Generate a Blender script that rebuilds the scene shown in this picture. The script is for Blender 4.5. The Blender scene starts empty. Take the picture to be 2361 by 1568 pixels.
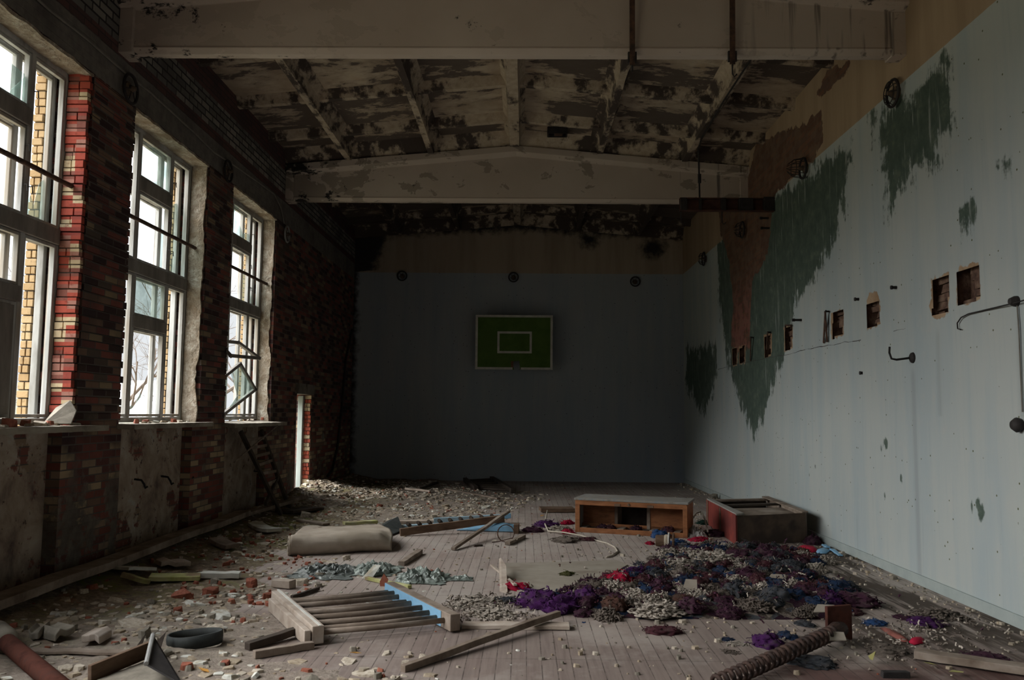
import bpy, bmesh, math, random
import numpy as np
from mathutils import Vector, Matrix, noise
random.seed(7)
rnd = random.Random(11)
SC = bpy.context.scene
COL = SC.collection
V = Vector

# ------------------------------------------------------------------ camera
S = 4.07 / 4.4
FPX, PIT, YAW, ROLL = 1901.26, .0885, -.0153, .0089
CAM = V((.1845 * S, 0, 1.7746 * S))
FW = V((math.sin(YAW) * math.cos(PIT), math.cos(YAW) * math.cos(PIT), math.sin(PIT)))
R0 = V((math.cos(YAW), -math.sin(YAW), 0))
U0 = R0.cross(FW)
RT = R0 * math.cos(ROLL) + U0 * math.sin(ROLL)
UP = -R0 * math.sin(ROLL) + U0 * math.cos(ROLL)
cd = bpy.data.cameras.new('camera')
co = bpy.data.objects.new('camera', cd)
COL.objects.link(co)
cd.sensor_fit = 'HORIZONTAL'
cd.sensor_width = 23.6
cd.lens = FPX / 2361 * 23.6
cd.clip_end = 500
cd.dof.use_dof = True
cd.dof.focus_distance = 11.5
cd.dof.aperture_fstop = 2.8
m = Matrix.Identity(4)
for i in range(3):
    m[i][0], m[i][1], m[i][2], m[i][3] = RT[i], UP[i], -FW[i], CAM[i]
co.matrix_world = m
SC.camera = co

def ray(u, v): return FW + RT * ((u - 1180.5) / FPX) - UP * ((v - 784) / FPX)
def on(ax, val, u, v):
    d = ray(u, v)
    return CAM + d * ((val - CAM[ax]) / d[ax])
def fl(u, v, z=0.0): return on(2, z, u, v)      # survey point on a level at height z
def rw(u, v, x=4.07): return on(0, x, u, v)     # on the long painted wall
def lw(u, v, x=-4.07): return on(0, x, u, v)    # on the window wall
def at(u, v, y): return on(1, y, u, v)          # on a plane across the hall

# ------------------------------------------------------------------ meshes
class MB:
    def __init__(s): s.v = []; s.f = []; s.mi = []
    def add(s, vs, fs, mi=0):
        b = len(s.v)
        s.v += [V(p) for p in vs]
        s.f += [tuple(b + i for i in f) for f in fs]
        s.mi += [mi] * len(fs)
        return s
    def box(s, c, d, rot=None, mi=0, jit=0):
        c = V(c); vs = []
        for z in (-.5, .5):
            for y in (-.5, .5):
                for x in (-.5, .5):
                    p = V((x * d[0], y * d[1], z * d[2]))
                    if jit: p += V((rnd.uniform(-jit, jit), rnd.uniform(-jit, jit), rnd.uniform(-jit, jit)))
                    if rot is not None: p = rot @ p
                    vs.append(c + p)
        return s.add(vs, [(0, 2, 3, 1), (4, 5, 7, 6), (0, 1, 5, 4), (2, 6, 7, 3), (0, 4, 6, 2), (1, 3, 7, 5)], mi)
    def span(s, a, b, mi=0):
        return s.box([(a[i] + b[i]) / 2 for i in range(3)], [abs(b[i] - a[i]) for i in range(3)], None, mi)
    def bar(s, p0, p1, w, h, up=(0, 0, 1), mi=0, n=1, wob=0):
        p0, p1 = V(p0), V(p1); d = (p1 - p0).normalized()
        sd = d.cross(V(up)).normalized(); u = sd.cross(d)
        vs = []; fs = []
        for i in range(n + 1):
            q = p0.lerp(p1, i / n)
            if wob: q = q + (sd * rnd.uniform(-wob, wob) + u * rnd.uniform(-wob, wob))
            vs += [q + sd * (a * w / 2) + u * (b * h / 2) for a, b in ((-1, -1), (1, -1), (1, 1), (-1, 1))]
            if i:
                k = 4 * i
                fs += [(k - 4 + j, k - 4 + (j + 1) % 4, k + (j + 1) % 4, k + j) for j in range(4)]
        fs += [(3, 2, 1, 0), tuple(4 * n + j for j in range(4))]
        return s.add(vs, fs, mi)
    def tube(s, pts, r, n=8, mi=0, cap=True):
        pts = [V(p) for p in pts]; vs = []; fs = []; last = None
        for i, p in enumerate(pts):
            d = (pts[min(i + 1, len(pts) - 1)] - pts[max(i - 1, 0)])
            d = d.normalized() if d.length > 1e-9 else V((0, 0, 1))
            a = last if last is not None else (V((0, 0, 1)) if abs(d.z) < .9 else V((1, 0, 0)))
            a = (a - d * a.dot(d))
            a = a.normalized() if a.length > 1e-6 else d.orthogonal().normalized()
            last = a; b = d.cross(a)
            rr = r[i] if isinstance(r, (list, tuple)) else r
            vs += [p + (a * math.cos(2 * math.pi * k / n) + b * math.sin(2 * math.pi * k / n)) * rr for k in range(n)]
            if i:
                q = n * i
                fs += [(q - n + k, q - n + (k + 1) % n, q + (k + 1) % n, q + k) for k in range(n)]
        if cap: fs += [tuple(reversed(range(n))), tuple(n * (len(pts) - 1) + k for k in range(n))]
        return s.add(vs, fs, mi)
    def prism(s, poly, vec, mi=0):
        poly = [V(p) for p in poly]; n = len(poly); vec = V(vec)
        return s.add(poly + [p + vec for p in poly],
                     [tuple(range(n)), tuple(reversed(range(n, 2 * n)))] + [(i, i + n, (i + 1) % n + n, (i + 1) % n) for i in range(n)], mi)
    def ring(s, c, ax, R, r, n=28, k=8, mi=0):
        ax = V(ax).normalized(); a = ax.orthogonal().normalized(); b = ax.cross(a); vs = []; fs = []
        for i in range(n):
            t = 2 * math.pi * i / n; d = a * math.cos(t) + b * math.sin(t)
            for j in range(k):
                q = 2 * math.pi * j / k
                vs.append(V(c) + d * (R + r * math.cos(q)) + ax * (r * math.sin(q)))
        for i in range(n):
            for j in range(k):
                fs.append((i * k + j, ((i + 1) % n) * k + j, ((i + 1) % n) * k + (j + 1) % k, i * k + (j + 1) % k))
        return s.add(vs, fs, mi)
    def lathe(s, p0, p1, prof, n=20, mi=0):
        p0, p1 = V(p0), V(p1); L = (p1 - p0)
        d = L.normalized(); a = d.orthogonal().normalized(); b = d.cross(a); vs = []; fs = []
        for t, r in prof:
            vs += [p0 + L * t + (a * math.cos(2 * math.pi * k / n) + b * math.sin(2 * math.pi * k / n)) * r for k in range(n)]
        for i in range(1, len(prof)):
            q = n * i
            fs += [(q - n + k, q - n + (k + 1) % n, q + (k + 1) % n, q + k) for k in range(n)]
        fs += [tuple(reversed(range(n))), tuple(n * (len(prof) - 1) + k for k in range(n))]
        return s.add(vs, fs, mi)
    def grid(s, fn, nu, nv, mi=0):
        vs = [fn(i / nu, j / nv) for i in range(nu + 1) for j in range(nv + 1)]
        w = nv + 1
        return s.add(vs, [(i * w + j, (i + 1) * w + j, (i + 1) * w + j + 1, i * w + j + 1) for i in range(nu) for j in range(nv)], mi)
    def build(s, name, mats, parent=None, smooth=False, bevel=0, solid=0, sub=0, origin=None):
        me = bpy.data.meshes.new(name)
        o0 = V(origin) if origin is not None else V((0, 0, 0))
        if parent is not None:
            q = parent
            while q is not None: o0 = o0 + V(q.location); q = q.parent
            if origin is not None: o0 = o0 + V((0, 0, 0))
        me.from_pydata([p - o0 for p in s.v], [], s.f)
        if not isinstance(mats, (list, tuple)): mats = [mats]
        for mm in mats: me.materials.append(mm)
        me.polygons.foreach_set('material_index', s.mi)
        b = bmesh.new(); b.from_mesh(me)
        bmesh.ops.recalc_face_normals(b, faces=b.faces)
        b.to_mesh(me); b.free()
        if smooth: me.polygons.foreach_set('use_smooth', [True] * len(me.polygons))
        o = bpy.data.objects.new(name, me); COL.objects.link(o)
        if parent is not None: o.parent = parent
        elif origin is not None: o.location = origin
        if solid:
            k = o.modifiers.new('solid', 'SOLIDIFY'); k.thickness = solid; k.offset = 0
        if bevel:
            k = o.modifiers.new('bevel', 'BEVEL'); k.width = bevel; k.segments = 2; k.limit_method = 'ANGLE'
        if sub:
            k = o.modifiers.new('sub', 'SUBSURF'); k.levels = sub; k.render_levels = sub
        return o

def tag(o, label=None, cat=None, group=None, kind=None):
    if label: o['label'] = label
    if cat: o['category'] = cat
    if group: o['group'] = group
    if kind: o['kind'] = kind
    elif label: o['kind'] = 'thing'
    return o
def thing(name, label, cat, loc, group=None):
    o = bpy.data.objects.new(name, None); COL.objects.link(o)
    o.location = loc; o.empty_display_size = .1
    return tag(o, label, cat, group)
def struct(o, label=None, cat=None): return tag(o, label, cat, None, 'structure')
def copy_tree(o, parent=None):
    c = o.copy(); COL.objects.link(c)
    if parent is not None: c.parent = parent
    for ch in list(o.children): copy_tree(ch, c)
    return c
def smooth01(a, b, x):
    t = min(1, max(0, (x - a) / (b - a))); return t * t * (3 - 2 * t)
def fbm(x, y, z=0.0, o=4): return noise.fractal(V((x, y, z)), 1.0, 2.0, o)

# ------------------------------------------------------------------ materials
class NT:
    def __init__(s, name):
        s.m = bpy.data.materials.new(name); s.m.use_nodes = True
        s.t = s.m.node_tree; s.t.nodes.clear()
        s.out = s.n('ShaderNodeOutputMaterial')
    def n(s, typ, **k):
        x = s.t.nodes.new(typ)
        for a, b in k.items():
            a2 = a.replace('_', ' ')
            if a in x.inputs: s.inp(x.inputs[a], b)
            elif a2 in x.inputs: s.inp(x.inputs[a2], b)
            else: setattr(x, a, b)
        return x
    def inp(s, sock, val):
        if isinstance(val, bpy.types.NodeSocket): s.t.links.new(val, sock)
        elif isinstance(val, bpy.types.Node): s.t.links.new(val.outputs[0], sock)
        else:
            if hasattr(sock.default_value, '__len__') and len(sock.default_value) == 4 and len(val) == 3: val = (*val, 1)
            sock.default_value = val
    def math(s, op, a, b=None, c=None, clamp=False):
        x = s.n('ShaderNodeMath', operation=op, use_clamp=clamp)
        for i, q in enumerate((a, b, c)):
            if q is not None: s.inp(x.inputs[i], q)
        return x.outputs[0]
    def mix(s, fac, a, b, blend='MIX'):
        x = s.n('ShaderNodeMix', data_type='RGBA', blend_type=blend)
        s.inp(x.inputs[0], fac); s.inp(x.inputs[6], a); s.inp(x.inputs[7], b)
        return x.outputs[2]
    def ramp(s, fac, stops, const=False):
        x = s.n('ShaderNodeValToRGB'); s.inp(x.inputs[0], fac)
        e = x.color_ramp.elements
        while len(e) < len(stops): e.new(.5)
        for el, (p, c) in zip(e, stops):
            el.position = p
            el.color = (c, c, c, 1) if not hasattr(c, '__len__') else (*c, 1)
        if const: x.color_ramp.interpolation = 'CONSTANT'
        return x.outputs[0]
    def step(s, val, lo, hi):
        x = s.n('ShaderNodeMapRange', interpolation_type='SMOOTHSTEP')
        s.inp(x.inputs[0], val); x.inputs[1].default_value = lo; x.inputs[2].default_value = hi
        return x.outputs[0]
    def coords(s, kind='Object'): return s.n('ShaderNodeTexCoord').outputs[kind]
    def scale(s, vec, sc, off=None):
        x = s.n('ShaderNodeMapping', vector_type='POINT'); s.inp(x.inputs[0], vec)
        x.inputs[3].default_value = sc
        if off is not None: s.inp(x.inputs[1], off)
        return x.outputs[0]
    def noise(s, vec, sc, detail=4, rough=.55, dist=0):
        x = s.n('ShaderNodeTexNoise'); s.inp(x.inputs['Vector'], vec)
        x.inputs['Scale'].default_value = sc; x.inputs['Detail'].default_value = detail
        x.inputs['Roughness'].default_value = rough; x.inputs['Distortion'].default_value = dist
        return x.outputs[0]
    def attr(s, name): return s.n('ShaderNodeAttribute', attribute_name=name).outputs['Fac']
    def xyz(s, vec):
        x = s.n('ShaderNodeSeparateXYZ'); s.inp(x.inputs[0], vec); return x.outputs
    def comb(s, a, b, c):
        x = s.n('ShaderNodeCombineXYZ')
        for i, q in enumerate((a, b, c)): s.inp(x.inputs[i], q)
        return x.outputs[0]
    def bump(s, h, dist, strength=.6):
        x = s.n('ShaderNodeBump'); s.inp(x.inputs['Height'], h)
        x.inputs['Distance'].default_value = dist; x.inputs['Strength'].default_value = strength
        return x.outputs[0]
    def bsdf(s, col, rough=.85, normal=None, metal=0, spec=.25):
        x = s.n('ShaderNodeBsdfPrincipled')
        s.inp(x.inputs['Base Color'], col); s.inp(x.inputs['Roughness'], rough)
        x.inputs['Metallic'].default_value = metal; x.inputs['Specular IOR Level'].default_value = spec
        if normal is not None: s.inp(x.inputs['Normal'], normal)
        s.t.links.new(x.outputs[0], s.out.inputs[0])
        return s.m

def simple(name, stops, sc=6, stretch=(1, 1, 1), detail=5, bump=.004, rough=.85, metal=0, rand=True, spec=.25, dirt=None):
    t = NT(name); c = t.coords()
    if rand:
        oi = t.n('ShaderNodeObjectInfo')
        off = t.math('MULTIPLY', oi.outputs['Random'], 37.0)
        c = t.scale(c, stretch, t.comb(off, off, off))
    else: c = t.scale(c, stretch)
    f = t.noise(c, sc, detail, .6)
    n = len(stops)
    col = t.ramp(f, [(.32 + .38 * i / max(1, n - 1), k) for i, k in enumerate(stops)])
    if dirt:
        g = t.step(t.noise(c, sc * .35, 4, .65), .5, .62)
        col = t.mix(g, col, dirt)
    return t.bsdf(col, rough, t.bump(t.noise(c, sc * 4, 4), bump) if bump else None, metal, spec)
SKY_LOW, SKY_HIGH, SUN_E, EXPO = .74, 9, 8, 0.22
# ------------------------------------------------------------------ shell materials
def box_uv(t):
    c = t.coords(); x, y, z = t.xyz(c)
    g = t.n('ShaderNodeNewGeometry'); nx, ny, nz = t.xyz(g.outputs['True Normal'])
    isx = t.math('GREATER_THAN', t.math('ABSOLUTE', nx), .5)
    h = t.n('ShaderNodeMix', data_type='FLOAT'); t.inp(h.inputs[0], isx); t.inp(h.inputs[2], x); t.inp(h.inputs[3], y)
    return c, (x, y, z), t.comb(h.outputs[0], z, 0.0)

def brick_nodes(t, uv, pal, mortar, bw=.26, rh=.077, msize=.007):
    b = t.n('ShaderNodeTexBrick', offset=.5)
    t.inp(b.inputs['Vector'], uv)
    b.inputs['Color1'].default_value = (0, 0, 0, 1); b.inputs['Color2'].default_value = (1, 1, 1, 1)
    b.inputs['Mortar'].default_value = (.5, .5, .5, 1)
    b.inputs['Scale'].default_value = 1; b.inputs['Mortar Size'].default_value = msize
    b.inputs['Mortar Smooth'].default_value = .2; b.inputs['Brick Width'].default_value = bw; b.inputs['Row Height'].default_value = rh
    v = t.n('ShaderNodeSeparateColor'); t.inp(v.inputs[0], b.outputs['Color'])
    col = t.ramp(v.outputs[0], pal, True)
    return t.mix(b.outputs['Fac'], col, mortar), b.outputs['Fac']

RED, DRED, BRN, CRM = (.23, .078, .06), (.14, .056, .05), (.2, .125, .088), (.42, .32, .2)
def left_wall_mat():
    t = NT('old brickwork'); c, (x, y, z), uv = box_uv(t)
    wob = t.noise(c, 3, 2)
    pal = [(0, DRED), (.2, (.05, .028, .028)), (.38, RED), (.58, BRN), (.75, (.065, .04, .035)), (.86, (.1, .075, .06)), (.955, (.27, .2, .125))]
    lo, f1 = brick_nodes(t, uv, pal, (.12, .105, .092))
    pal3 = [(0, RED), (.2, DRED), (.42, BRN), (.58, (.3, .22, .15)), (.72, (.2, .07, .055)), (.84, CRM)]
    lo3, f4 = brick_nodes(t, uv, pal3, (.12, .105, .092))
    lo = t.mix(t.step(t.math('ADD', z, t.noise(c, 2, 3)), 2.0, 1.6), lo, lo3)
    pal2 = [(0, (.17, .16, .14)), (.3, (.24, .225, .195)), (.6, (.14, .13, .118)), (.85, (.28, .26, .225))]
    hi, f2 = brick_nodes(t, uv, pal2, (.035, .03, .03), .26, .092, .012)
    redp = [(0, (.085, .05, .048)), (.5, (.11, .055, .05))]
    rd, f3 = brick_nodes(t, uv, redp, (.05, .04, .04))
    n1 = t.noise(c, 1.3, 5, .6); n2 = t.noise(c, 9, 5, .65)
    zz = t.math('ADD', z, t.math('MULTIPLY', t.math('SUBTRACT', n2, .5), .05))
    isband = t.math('MULTIPLY', t.math('GREATER_THAN', zz, 4.925), t.math('LESS_THAN', zz, 5.31))
    isblk = t.math('MULTIPLY', t.math('GREATER_THAN', z, 5.44), t.math('LESS_THAN', z, 5.86))
    isred = t.math('GREATER_THAN', z, 5.31)
    conc = t.ramp(n2, [(.3, (.12, .108, .098)), (.7, (.2, .18, .155))])
    col = t.mix(isred, lo, rd); col = t.mix(isblk, col, hi); col = t.mix(isband, col, conc)
    # remains of plaster low on the wall
    low = t.step(z, 1.5, .6)
    pl = t.math('MULTIPLY', t.step(t.math('ADD', n1, t.math('MULTIPLY', n2, .35)), .72, .78), low)
    col = t.mix(pl, col, t.ramp(n2, [(.3, (.12, .1, .08)), (.7, (.24, .21, .17))]))
    # the far end is dark with soot and damp
    soot = t.math('MULTIPLY', t.step(n1, .45, .7), .5)
    col = t.mix(soot, col, (.042, .036, .037))
    ff = t.math('ADD', t.math('MULTIPLY', f1, t.math('SUBTRACT', 1.0, isred)), t.math('MULTIPLY', f2, isblk))
    h = t.math('ADD', t.math('MULTIPLY', ff, -1.0), t.math('MULTIPLY', n2, .6))
    return t.bsdf(col, .92, t.bump(h, .012, .8))

def jamb_brick(name, stops, mort=None):
    t = NT(name); c = t.coords(); n2 = t.noise(c, 14, 5, .65)
    x, y, z = t.xyz(c)
    row = t.math('FLOOR', t.math('DIVIDE', z, .0785))
    wn = t.n('ShaderNodeTexWhiteNoise', noise_dimensions='2D'); t.inp(wn.inputs['Vector'], t.comb(row, t.math('FLOOR', t.math('MULTIPLY', t.math('ADD', y, x), 1.7)), 0.0))
    col = t.ramp(wn.outputs['Value'], stops, True)
    col = t.mix(t.step(n2, .55, .75), col, tuple(q * .55 for q in stops[0][1]))
    return t.bsdf(col, .9, t.bump(n2, .008, .8))

def niche_mat():
    t = NT('stained niche plaster'); c = t.coords(); n1 = t.noise(c, 2.2, 5, .65, .5); n2 = t.noise(c, 8, 5, .7)
    x, y, z = t.xyz(c)
    col = t.ramp(n1, [(.3, (.14, .1, .085)), (.46, (.33, .26, .2)), (.6, (.44, .37, .3)), (.68, (.46, .46, .43))])
    col = t.mix(t.step(n2, .6, .68), col, (.08, .05, .042))
    bk, bf = brick_nodes(t, t.comb(y, z, 0.0), [(0, (.2, .08, .06)), (.4, (.15, .06, .05)), (.7, (.26, .19, .13))], (.1, .085, .07))
    col = t.mix(t.step(t.noise(c, 1.6, 5, .7), .56, .6), col, bk)
    return t.bsdf(col, .93, t.bump(n2, .01, .7))
def reveal_mat():
    t = NT('flaking reveal plaster'); c = t.coords(); n1 = t.noise(c, 3.5, 5, .65); n2 = t.noise(c, 14, 5, .75)
    col = t.ramp(n2, [(.3, (.2, .155, .11)), (.5, (.36, .3, .23)), (.68, (.58, .54, .46))])
    col = t.mix(t.step(n1, .5, .62), col, (.25, .19, .13))
    return t.bsdf(col, .9, t.bump(t.math('ADD', n2, n1), .03, .9))

def paint_mat(name, base, beige, zline, right):
    t = NT(name); c = t.coords(); x, y, z = t.xyz(c)
    st = t.scale(c, (3, 3, .35)); fine = t.scale(c, (14, 14, .9))
    n1 = t.noise(st, 1, 4, .6); n2 = t.noise(fine, 1, 5, .65); n3 = t.noise(c, 5, 6, .6)
    col = t.mix(t.step(n1, .35, .7), base, tuple(a * b for a, b in zip(base, (.86, .92, .98))))
    col = t.mix(t.math('MULTIPLY', t.step(n2, .52, .75), .35), col, tuple(a * b for a, b in zip(base, (.72, .78, .85))))
    col = t.mix(t.math('MULTIPLY', t.step(n3, .55, .7), .25), col, tuple(a * b for a, b in zip(base, (1.08, 1.0, .96))))
    spk = t.n('ShaderNodeTexVoronoi', feature='F1'); t.inp(spk.inputs['Vector'], c); spk.inputs['Scale'].default_value = 9
    col = t.mix(t.math('MULTIPLY', t.math('LESS_THAN', spk.outputs['Distance'], .085), t.step(n3, .47, .5)), col, (.09, .10, .045) if right else (.06, .06, .06))
    up = t.math('GREATER_THAN', t.math('ADD', z, t.math('MULTIPLY', t.math('SUBTRACT', n3, .5), .015)), zline)
    bg = t.mix(t.step(n1, .35, .7), beige, tuple(a * b for a, b in zip(beige, (.8, .78, .76))))
    col = t.mix(up, col, bg)
    h = t.math('MULTIPLY', n3, .4)
    if right:
        gs = t.math('ADD', t.attr('green'), t.math('MULTIPLY', t.math('SUBTRACT', n2, .5), .55))
        gs = t.math('ADD', gs, t.math('MULTIPLY', t.math('SUBTRACT', n3, .5), .8))
        gs = t.math('ADD', gs, t.math('MULTIPLY', t.math('SUBTRACT', t.noise(t.scale(c, (2, 2, 1)), 1.3, 5, .65), .5), .9))
        g = t.step(gs, .0, .14)
        gcol = t.ramp(t.noise(c, 6, 5, .7), [(.3, (.05, .075, .06)), (.55, (.075, .105, .085)), (.75, (.14, .165, .13))])
        gcol = t.mix(t.step(t.noise(t.scale(c, (20, 20, 1.2)), 1, 4, .6), .6, .75), gcol, tuple(q * .8 for q in base))
        col = t.mix(t.math('MULTIPLY', g, t.math('SUBTRACT', 1.0, up)), col, gcol)
        bs = t.math('ADD', t.attr('brick'), t.math('MULTIPLY', t.math('SUBTRACT', t.noise(c, 4, 5, .6), .5), .35))
        b = t.step(bs, .0, .02)
        bc, bf = brick_nodes(t, t.comb(y, z, 0.0), [(0, (.11, .055, .035)), (.5, (.15, .075, .045)), (.8, (.12, .07, .05))], (.1, .07, .05))
        pk = t.math('MULTIPLY', t.math('MULTIPLY', t.step(n3, .4, .56), t.step(z, 4.3, 3.4)), .85)
        bc = t.mix(pk, bc, (.26, .085, .075))
        bc = t.mix(t.math('MULTIPLY', t.step(n3, .45, .6), .5), bc, (.17, .115, .075))
        col = t.mix(b, col, bc)
        cs = t.math('ADD', t.attr('chip'), t.math('MULTIPLY', t.math('SUBTRACT', t.noise(c, 12, 3), .5), .12))
        cp = t.step(cs, .0, .015)
        col = t.mix(cp, col, t.ramp(n3, [(.35, (.26, .16, .09)), (.65, (.4, .29, .19))]))
        col = t.mix(t.math('MULTIPLY', t.step(t.math('ADD', t.attr('streak'), t.math('MULTIPLY', n2, .4)), .3, 1.1), .4), col, (.2, .22, .225))
        h = t.math('SUBTRACT', h, t.math('MULTIPLY', t.math('MAXIMUM', b, cp), 1.2))
    else:
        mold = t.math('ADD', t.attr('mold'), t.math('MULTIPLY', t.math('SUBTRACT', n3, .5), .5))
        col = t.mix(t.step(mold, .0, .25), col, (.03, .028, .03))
    return t.bsdf(col, .8, t.bump(h, .006, .5), 0, .3)

def ceiling_mat():
    t = NT('mouldy whitewashed panels'); c = t.coords(); x, y, z = t.xyz(c)
    s1 = t.scale(c, (.8, 1.2, 1)); s2 = t.scale(c, (2.4, 5.5, 3))
    n1 = t.noise(s1, 1.0, 6, .68, .4); n2 = t.noise(s2, 1.1, 6, .7); n3 = t.noise(c, 1.7, 4, .6)
    col = t.ramp(n3, [(.35, (.33, .26, .19)), (.6, (.46, .38, .29)), (.75, (.42, .31, .2))])
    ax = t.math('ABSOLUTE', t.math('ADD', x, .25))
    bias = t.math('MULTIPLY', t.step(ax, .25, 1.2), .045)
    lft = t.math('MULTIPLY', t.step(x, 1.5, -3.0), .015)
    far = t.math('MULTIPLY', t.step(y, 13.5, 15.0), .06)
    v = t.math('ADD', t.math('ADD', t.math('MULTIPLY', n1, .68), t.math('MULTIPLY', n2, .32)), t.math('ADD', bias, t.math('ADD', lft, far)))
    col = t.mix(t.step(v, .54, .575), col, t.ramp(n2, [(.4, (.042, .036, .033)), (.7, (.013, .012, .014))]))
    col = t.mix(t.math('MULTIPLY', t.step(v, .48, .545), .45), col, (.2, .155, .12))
    return t.bsdf(col, .93, t.bump(t.math('ADD', n2, t.step(v, .6, .545)), .008, .6))
def rib_mat():
    t = NT('damp rib concrete'); c = t.coords(); n1 = t.noise(t.scale(c, (2, .9, 2)), 1.6, 6, .65); n2 = t.noise(c, 9, 5, .7)
    x, y, z = t.xyz(c)
    col = t.ramp(n2, [(.35, (.36, .29, .21)), (.65, (.48, .4, .31))])
    b = t.math('MULTIPLY', t.step(t.math('ABSOLUTE', x), .5, 1.3), .1)
    far = t.math('MULTIPLY', t.step(y, 13.5, 15.0), .07)
    v = t.math('ADD', t.math('ADD', n1, b), far)
    col = t.mix(t.step(v, .54, .66), col, (.065, .05, .042))
    return t.bsdf(col, .93, t.bump(n2, .012, .7))
def beam_mat():
    t = NT('peeling beam paint'); c = t.coords(); x, y, z = t.xyz(c)
    n1 = t.noise(t.scale(c, (.9, 2, 1.4)), 2.2, 6, .62, .3); n2 = t.noise(c, 30, 4, .6); n3 = t.noise(c, 1.1, 3)
    col = t.ramp(n3, [(.3, (.44, .37, .31)), (.7, (.51, .44, .375))])
    lft = t.step(x, -1.2, -3.6)
    e = t.math('ADD', n1, t.math('MULTIPLY', lft, .13))
    pl = t.math('MULTIPLY', t.step(e, .6, .615), t.math('ADD', .25, t.math('MULTIPLY', t.step(y, 11.0, 12.0), .75)))
    col = t.mix(pl, col, (.3, .255, .21))
    mo = t.math('ADD', t.noise(t.scale(c, (1, 2, 1)), 2.6, 6, .7), t.math('MULTIPLY', t.step(x, -2.4, -4.2), .13))
    col = t.mix(t.step(mo, .64, .7), col, (.028, .026, .024))
    rr = t.math('MULTIPLY', t.step(t.noise(t.scale(c, (6, 6, .3)), 1.2, 4, .6), .55, .66), t.step(x, 2.0, 3.4))
    col = t.mix(t.math('MULTIPLY', rr, .7), col, (.06, .05, .045))
    return t.bsdf(col, .9, t.bump(t.math('SUBTRACT', t.math('MULTIPLY', n2, .3), pl), .004, .7))

def floor_mat():
    t = NT('worn floorboards'); c = t.coords(); x, y, z = t.xyz(c)
    uv = t.comb(y, x, 0.0)
    b = t.n('ShaderNodeTexBrick', offset=.0, offset_frequency=2); t.inp(b.inputs['Vector'], uv)
    b.inputs['Color1'].default_value = (0, 0, 0, 1); b.inputs['Color2'].default_value = (1, 1, 1, 1); b.inputs['Mortar'].default_value = (0, 0, 0, 1)
    b.inputs['Scale'].default_value = 1; b.inputs['Brick Width'].default_value = 1.9; b.inputs['Row Height'].default_value = .1
    b.inputs['Mortar Size'].default_value = .0035; b.inputs['Mortar Smooth'].default_value = .1
    sp = t.n('ShaderNodeSeparateColor'); t.inp(sp.inputs[0], b.outputs['Color'])
    n1 = t.noise(c, .9, 6, .62); n2 = t.noise(c, 8, 6, .7); gr = t.noise(t.scale(c, (30, 1.6, 1)), 1, 4, .6)
    col = t.ramp(sp.outputs[0], [(0, (.31, .26, .23)), (.5, (.36, .3, .265)), (1, (.3, .235, .205))])
    col = t.mix(t.math('MULTIPLY', t.step(gr, .45, .7), .4), col, (.2, .14, .12))
    worn_dim = t.math('MULTIPLY', t.step(t.math('ADD', y, t.math('MULTIPLY', n1, 3.0)), 9.6, 7.2), .75)  # dim near light painted into the boards, together with remains of worn paint
    col = t.mix(worn_dim, col, t.ramp(gr, [(.35, (.14, .1, .088)), (.65, (.23, .185, .16))]))
    dust = t.math('SUBTRACT', t.step(t.math('ADD', n1, t.math('MULTIPLY', n2, .3)), .55, .8), t.math('MULTIPLY', worn_dim, .6), None, True)
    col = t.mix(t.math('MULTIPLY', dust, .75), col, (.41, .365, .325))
    col = t.mix(t.step(n2, .66, .74), col, (.12, .095, .08))
    sm = t.noise(t.scale(c, (1, .6, 1)), 2.1, 5, .7); col = t.mix(t.math('MULTIPLY', t.step(sm, .55, .7), .55), col, (.2, .165, .145))
    # rot along the painted wall
    rot = t.noise(t.scale(c, (5.5, .55, 1)), 1, 5, .65)
    m = t.math('MULTIPLY', t.step(t.math('ADD', x, t.math('MULTIPLY', y, -.06)), 1.9, 2.6), t.step(y, 12.5, 10.0))
    col = t.mix(t.math('MULTIPLY', t.step(rot, .44, .56), m), col, (.06, .042, .03))
    # old oxblood paint close to the entrance
    px = t.math('MULTIPLY', t.step(t.math('ADD', y, t.math('MULTIPLY', n1, 1.4)), 6.6, 6.1), t.step(t.math('ADD', x, t.math('MULTIPLY', n2, .5)), 1.9, 2.3))
    col = t.mix(t.math('MULTIPLY', px, .85), col, t.ramp(n2, [(.4, (.085, .04, .036)), (.7, (.13, .065, .055))]))
    col = t.mix(t.math('MULTIPLY', b.outputs['Fac'], t.math('ADD', .3, t.math('MULTIPLY', t.step(n2, .4, .6), .6))), col, (.06, .045, .038))
    h = t.math('SUBTRACT', t.math('MULTIPLY', n2, .25), b.outputs['Fac'])
    return t.bsdf(col, t.math('ADD', .62, t.math('MULTIPLY', n2, .3)), t.bump(h, .005, .7), 0, .35)

M = {}
M['lwall'] = left_wall_mat(); M['niche'] = niche_mat(); M['reveal'] = reveal_mat()
M['jred'] = jamb_brick('red jamb brick', [(0, (.36, .07, .045)), (.3, (.27, .055, .04)), (.5, (.36, .17, .13)), (.72, (.22, .08, .06)), (.86, (.55, .43, .27))])
M['jmix'] = jamb_brick('red and cream jamb brick', [(0, (.42, .1, .06)), (.45, (.6, .5, .33)), (.8, (.36, .09, .06))])
M['jyel'] = jamb_brick('ochre facing brick', [(0, (.4, .275, .145)), (.6, (.36, .24, .12)), (.85, (.43, .32, .18))])
M['mortar'] = simple('dark mortar', [(.07, .06, .05), (.15, .13, .11)], 20)
M['rpaint'] = paint_mat('pale blue wall paint', (.41, .442, .425), (.36, .265, .175), 5.095, True)
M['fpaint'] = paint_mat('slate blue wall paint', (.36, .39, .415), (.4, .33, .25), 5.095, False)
M['ceil'] = ceiling_mat(); M['rib'] = rib_mat(); M['beam'] = beam_mat(); M['floor'] = floor_mat()
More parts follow.
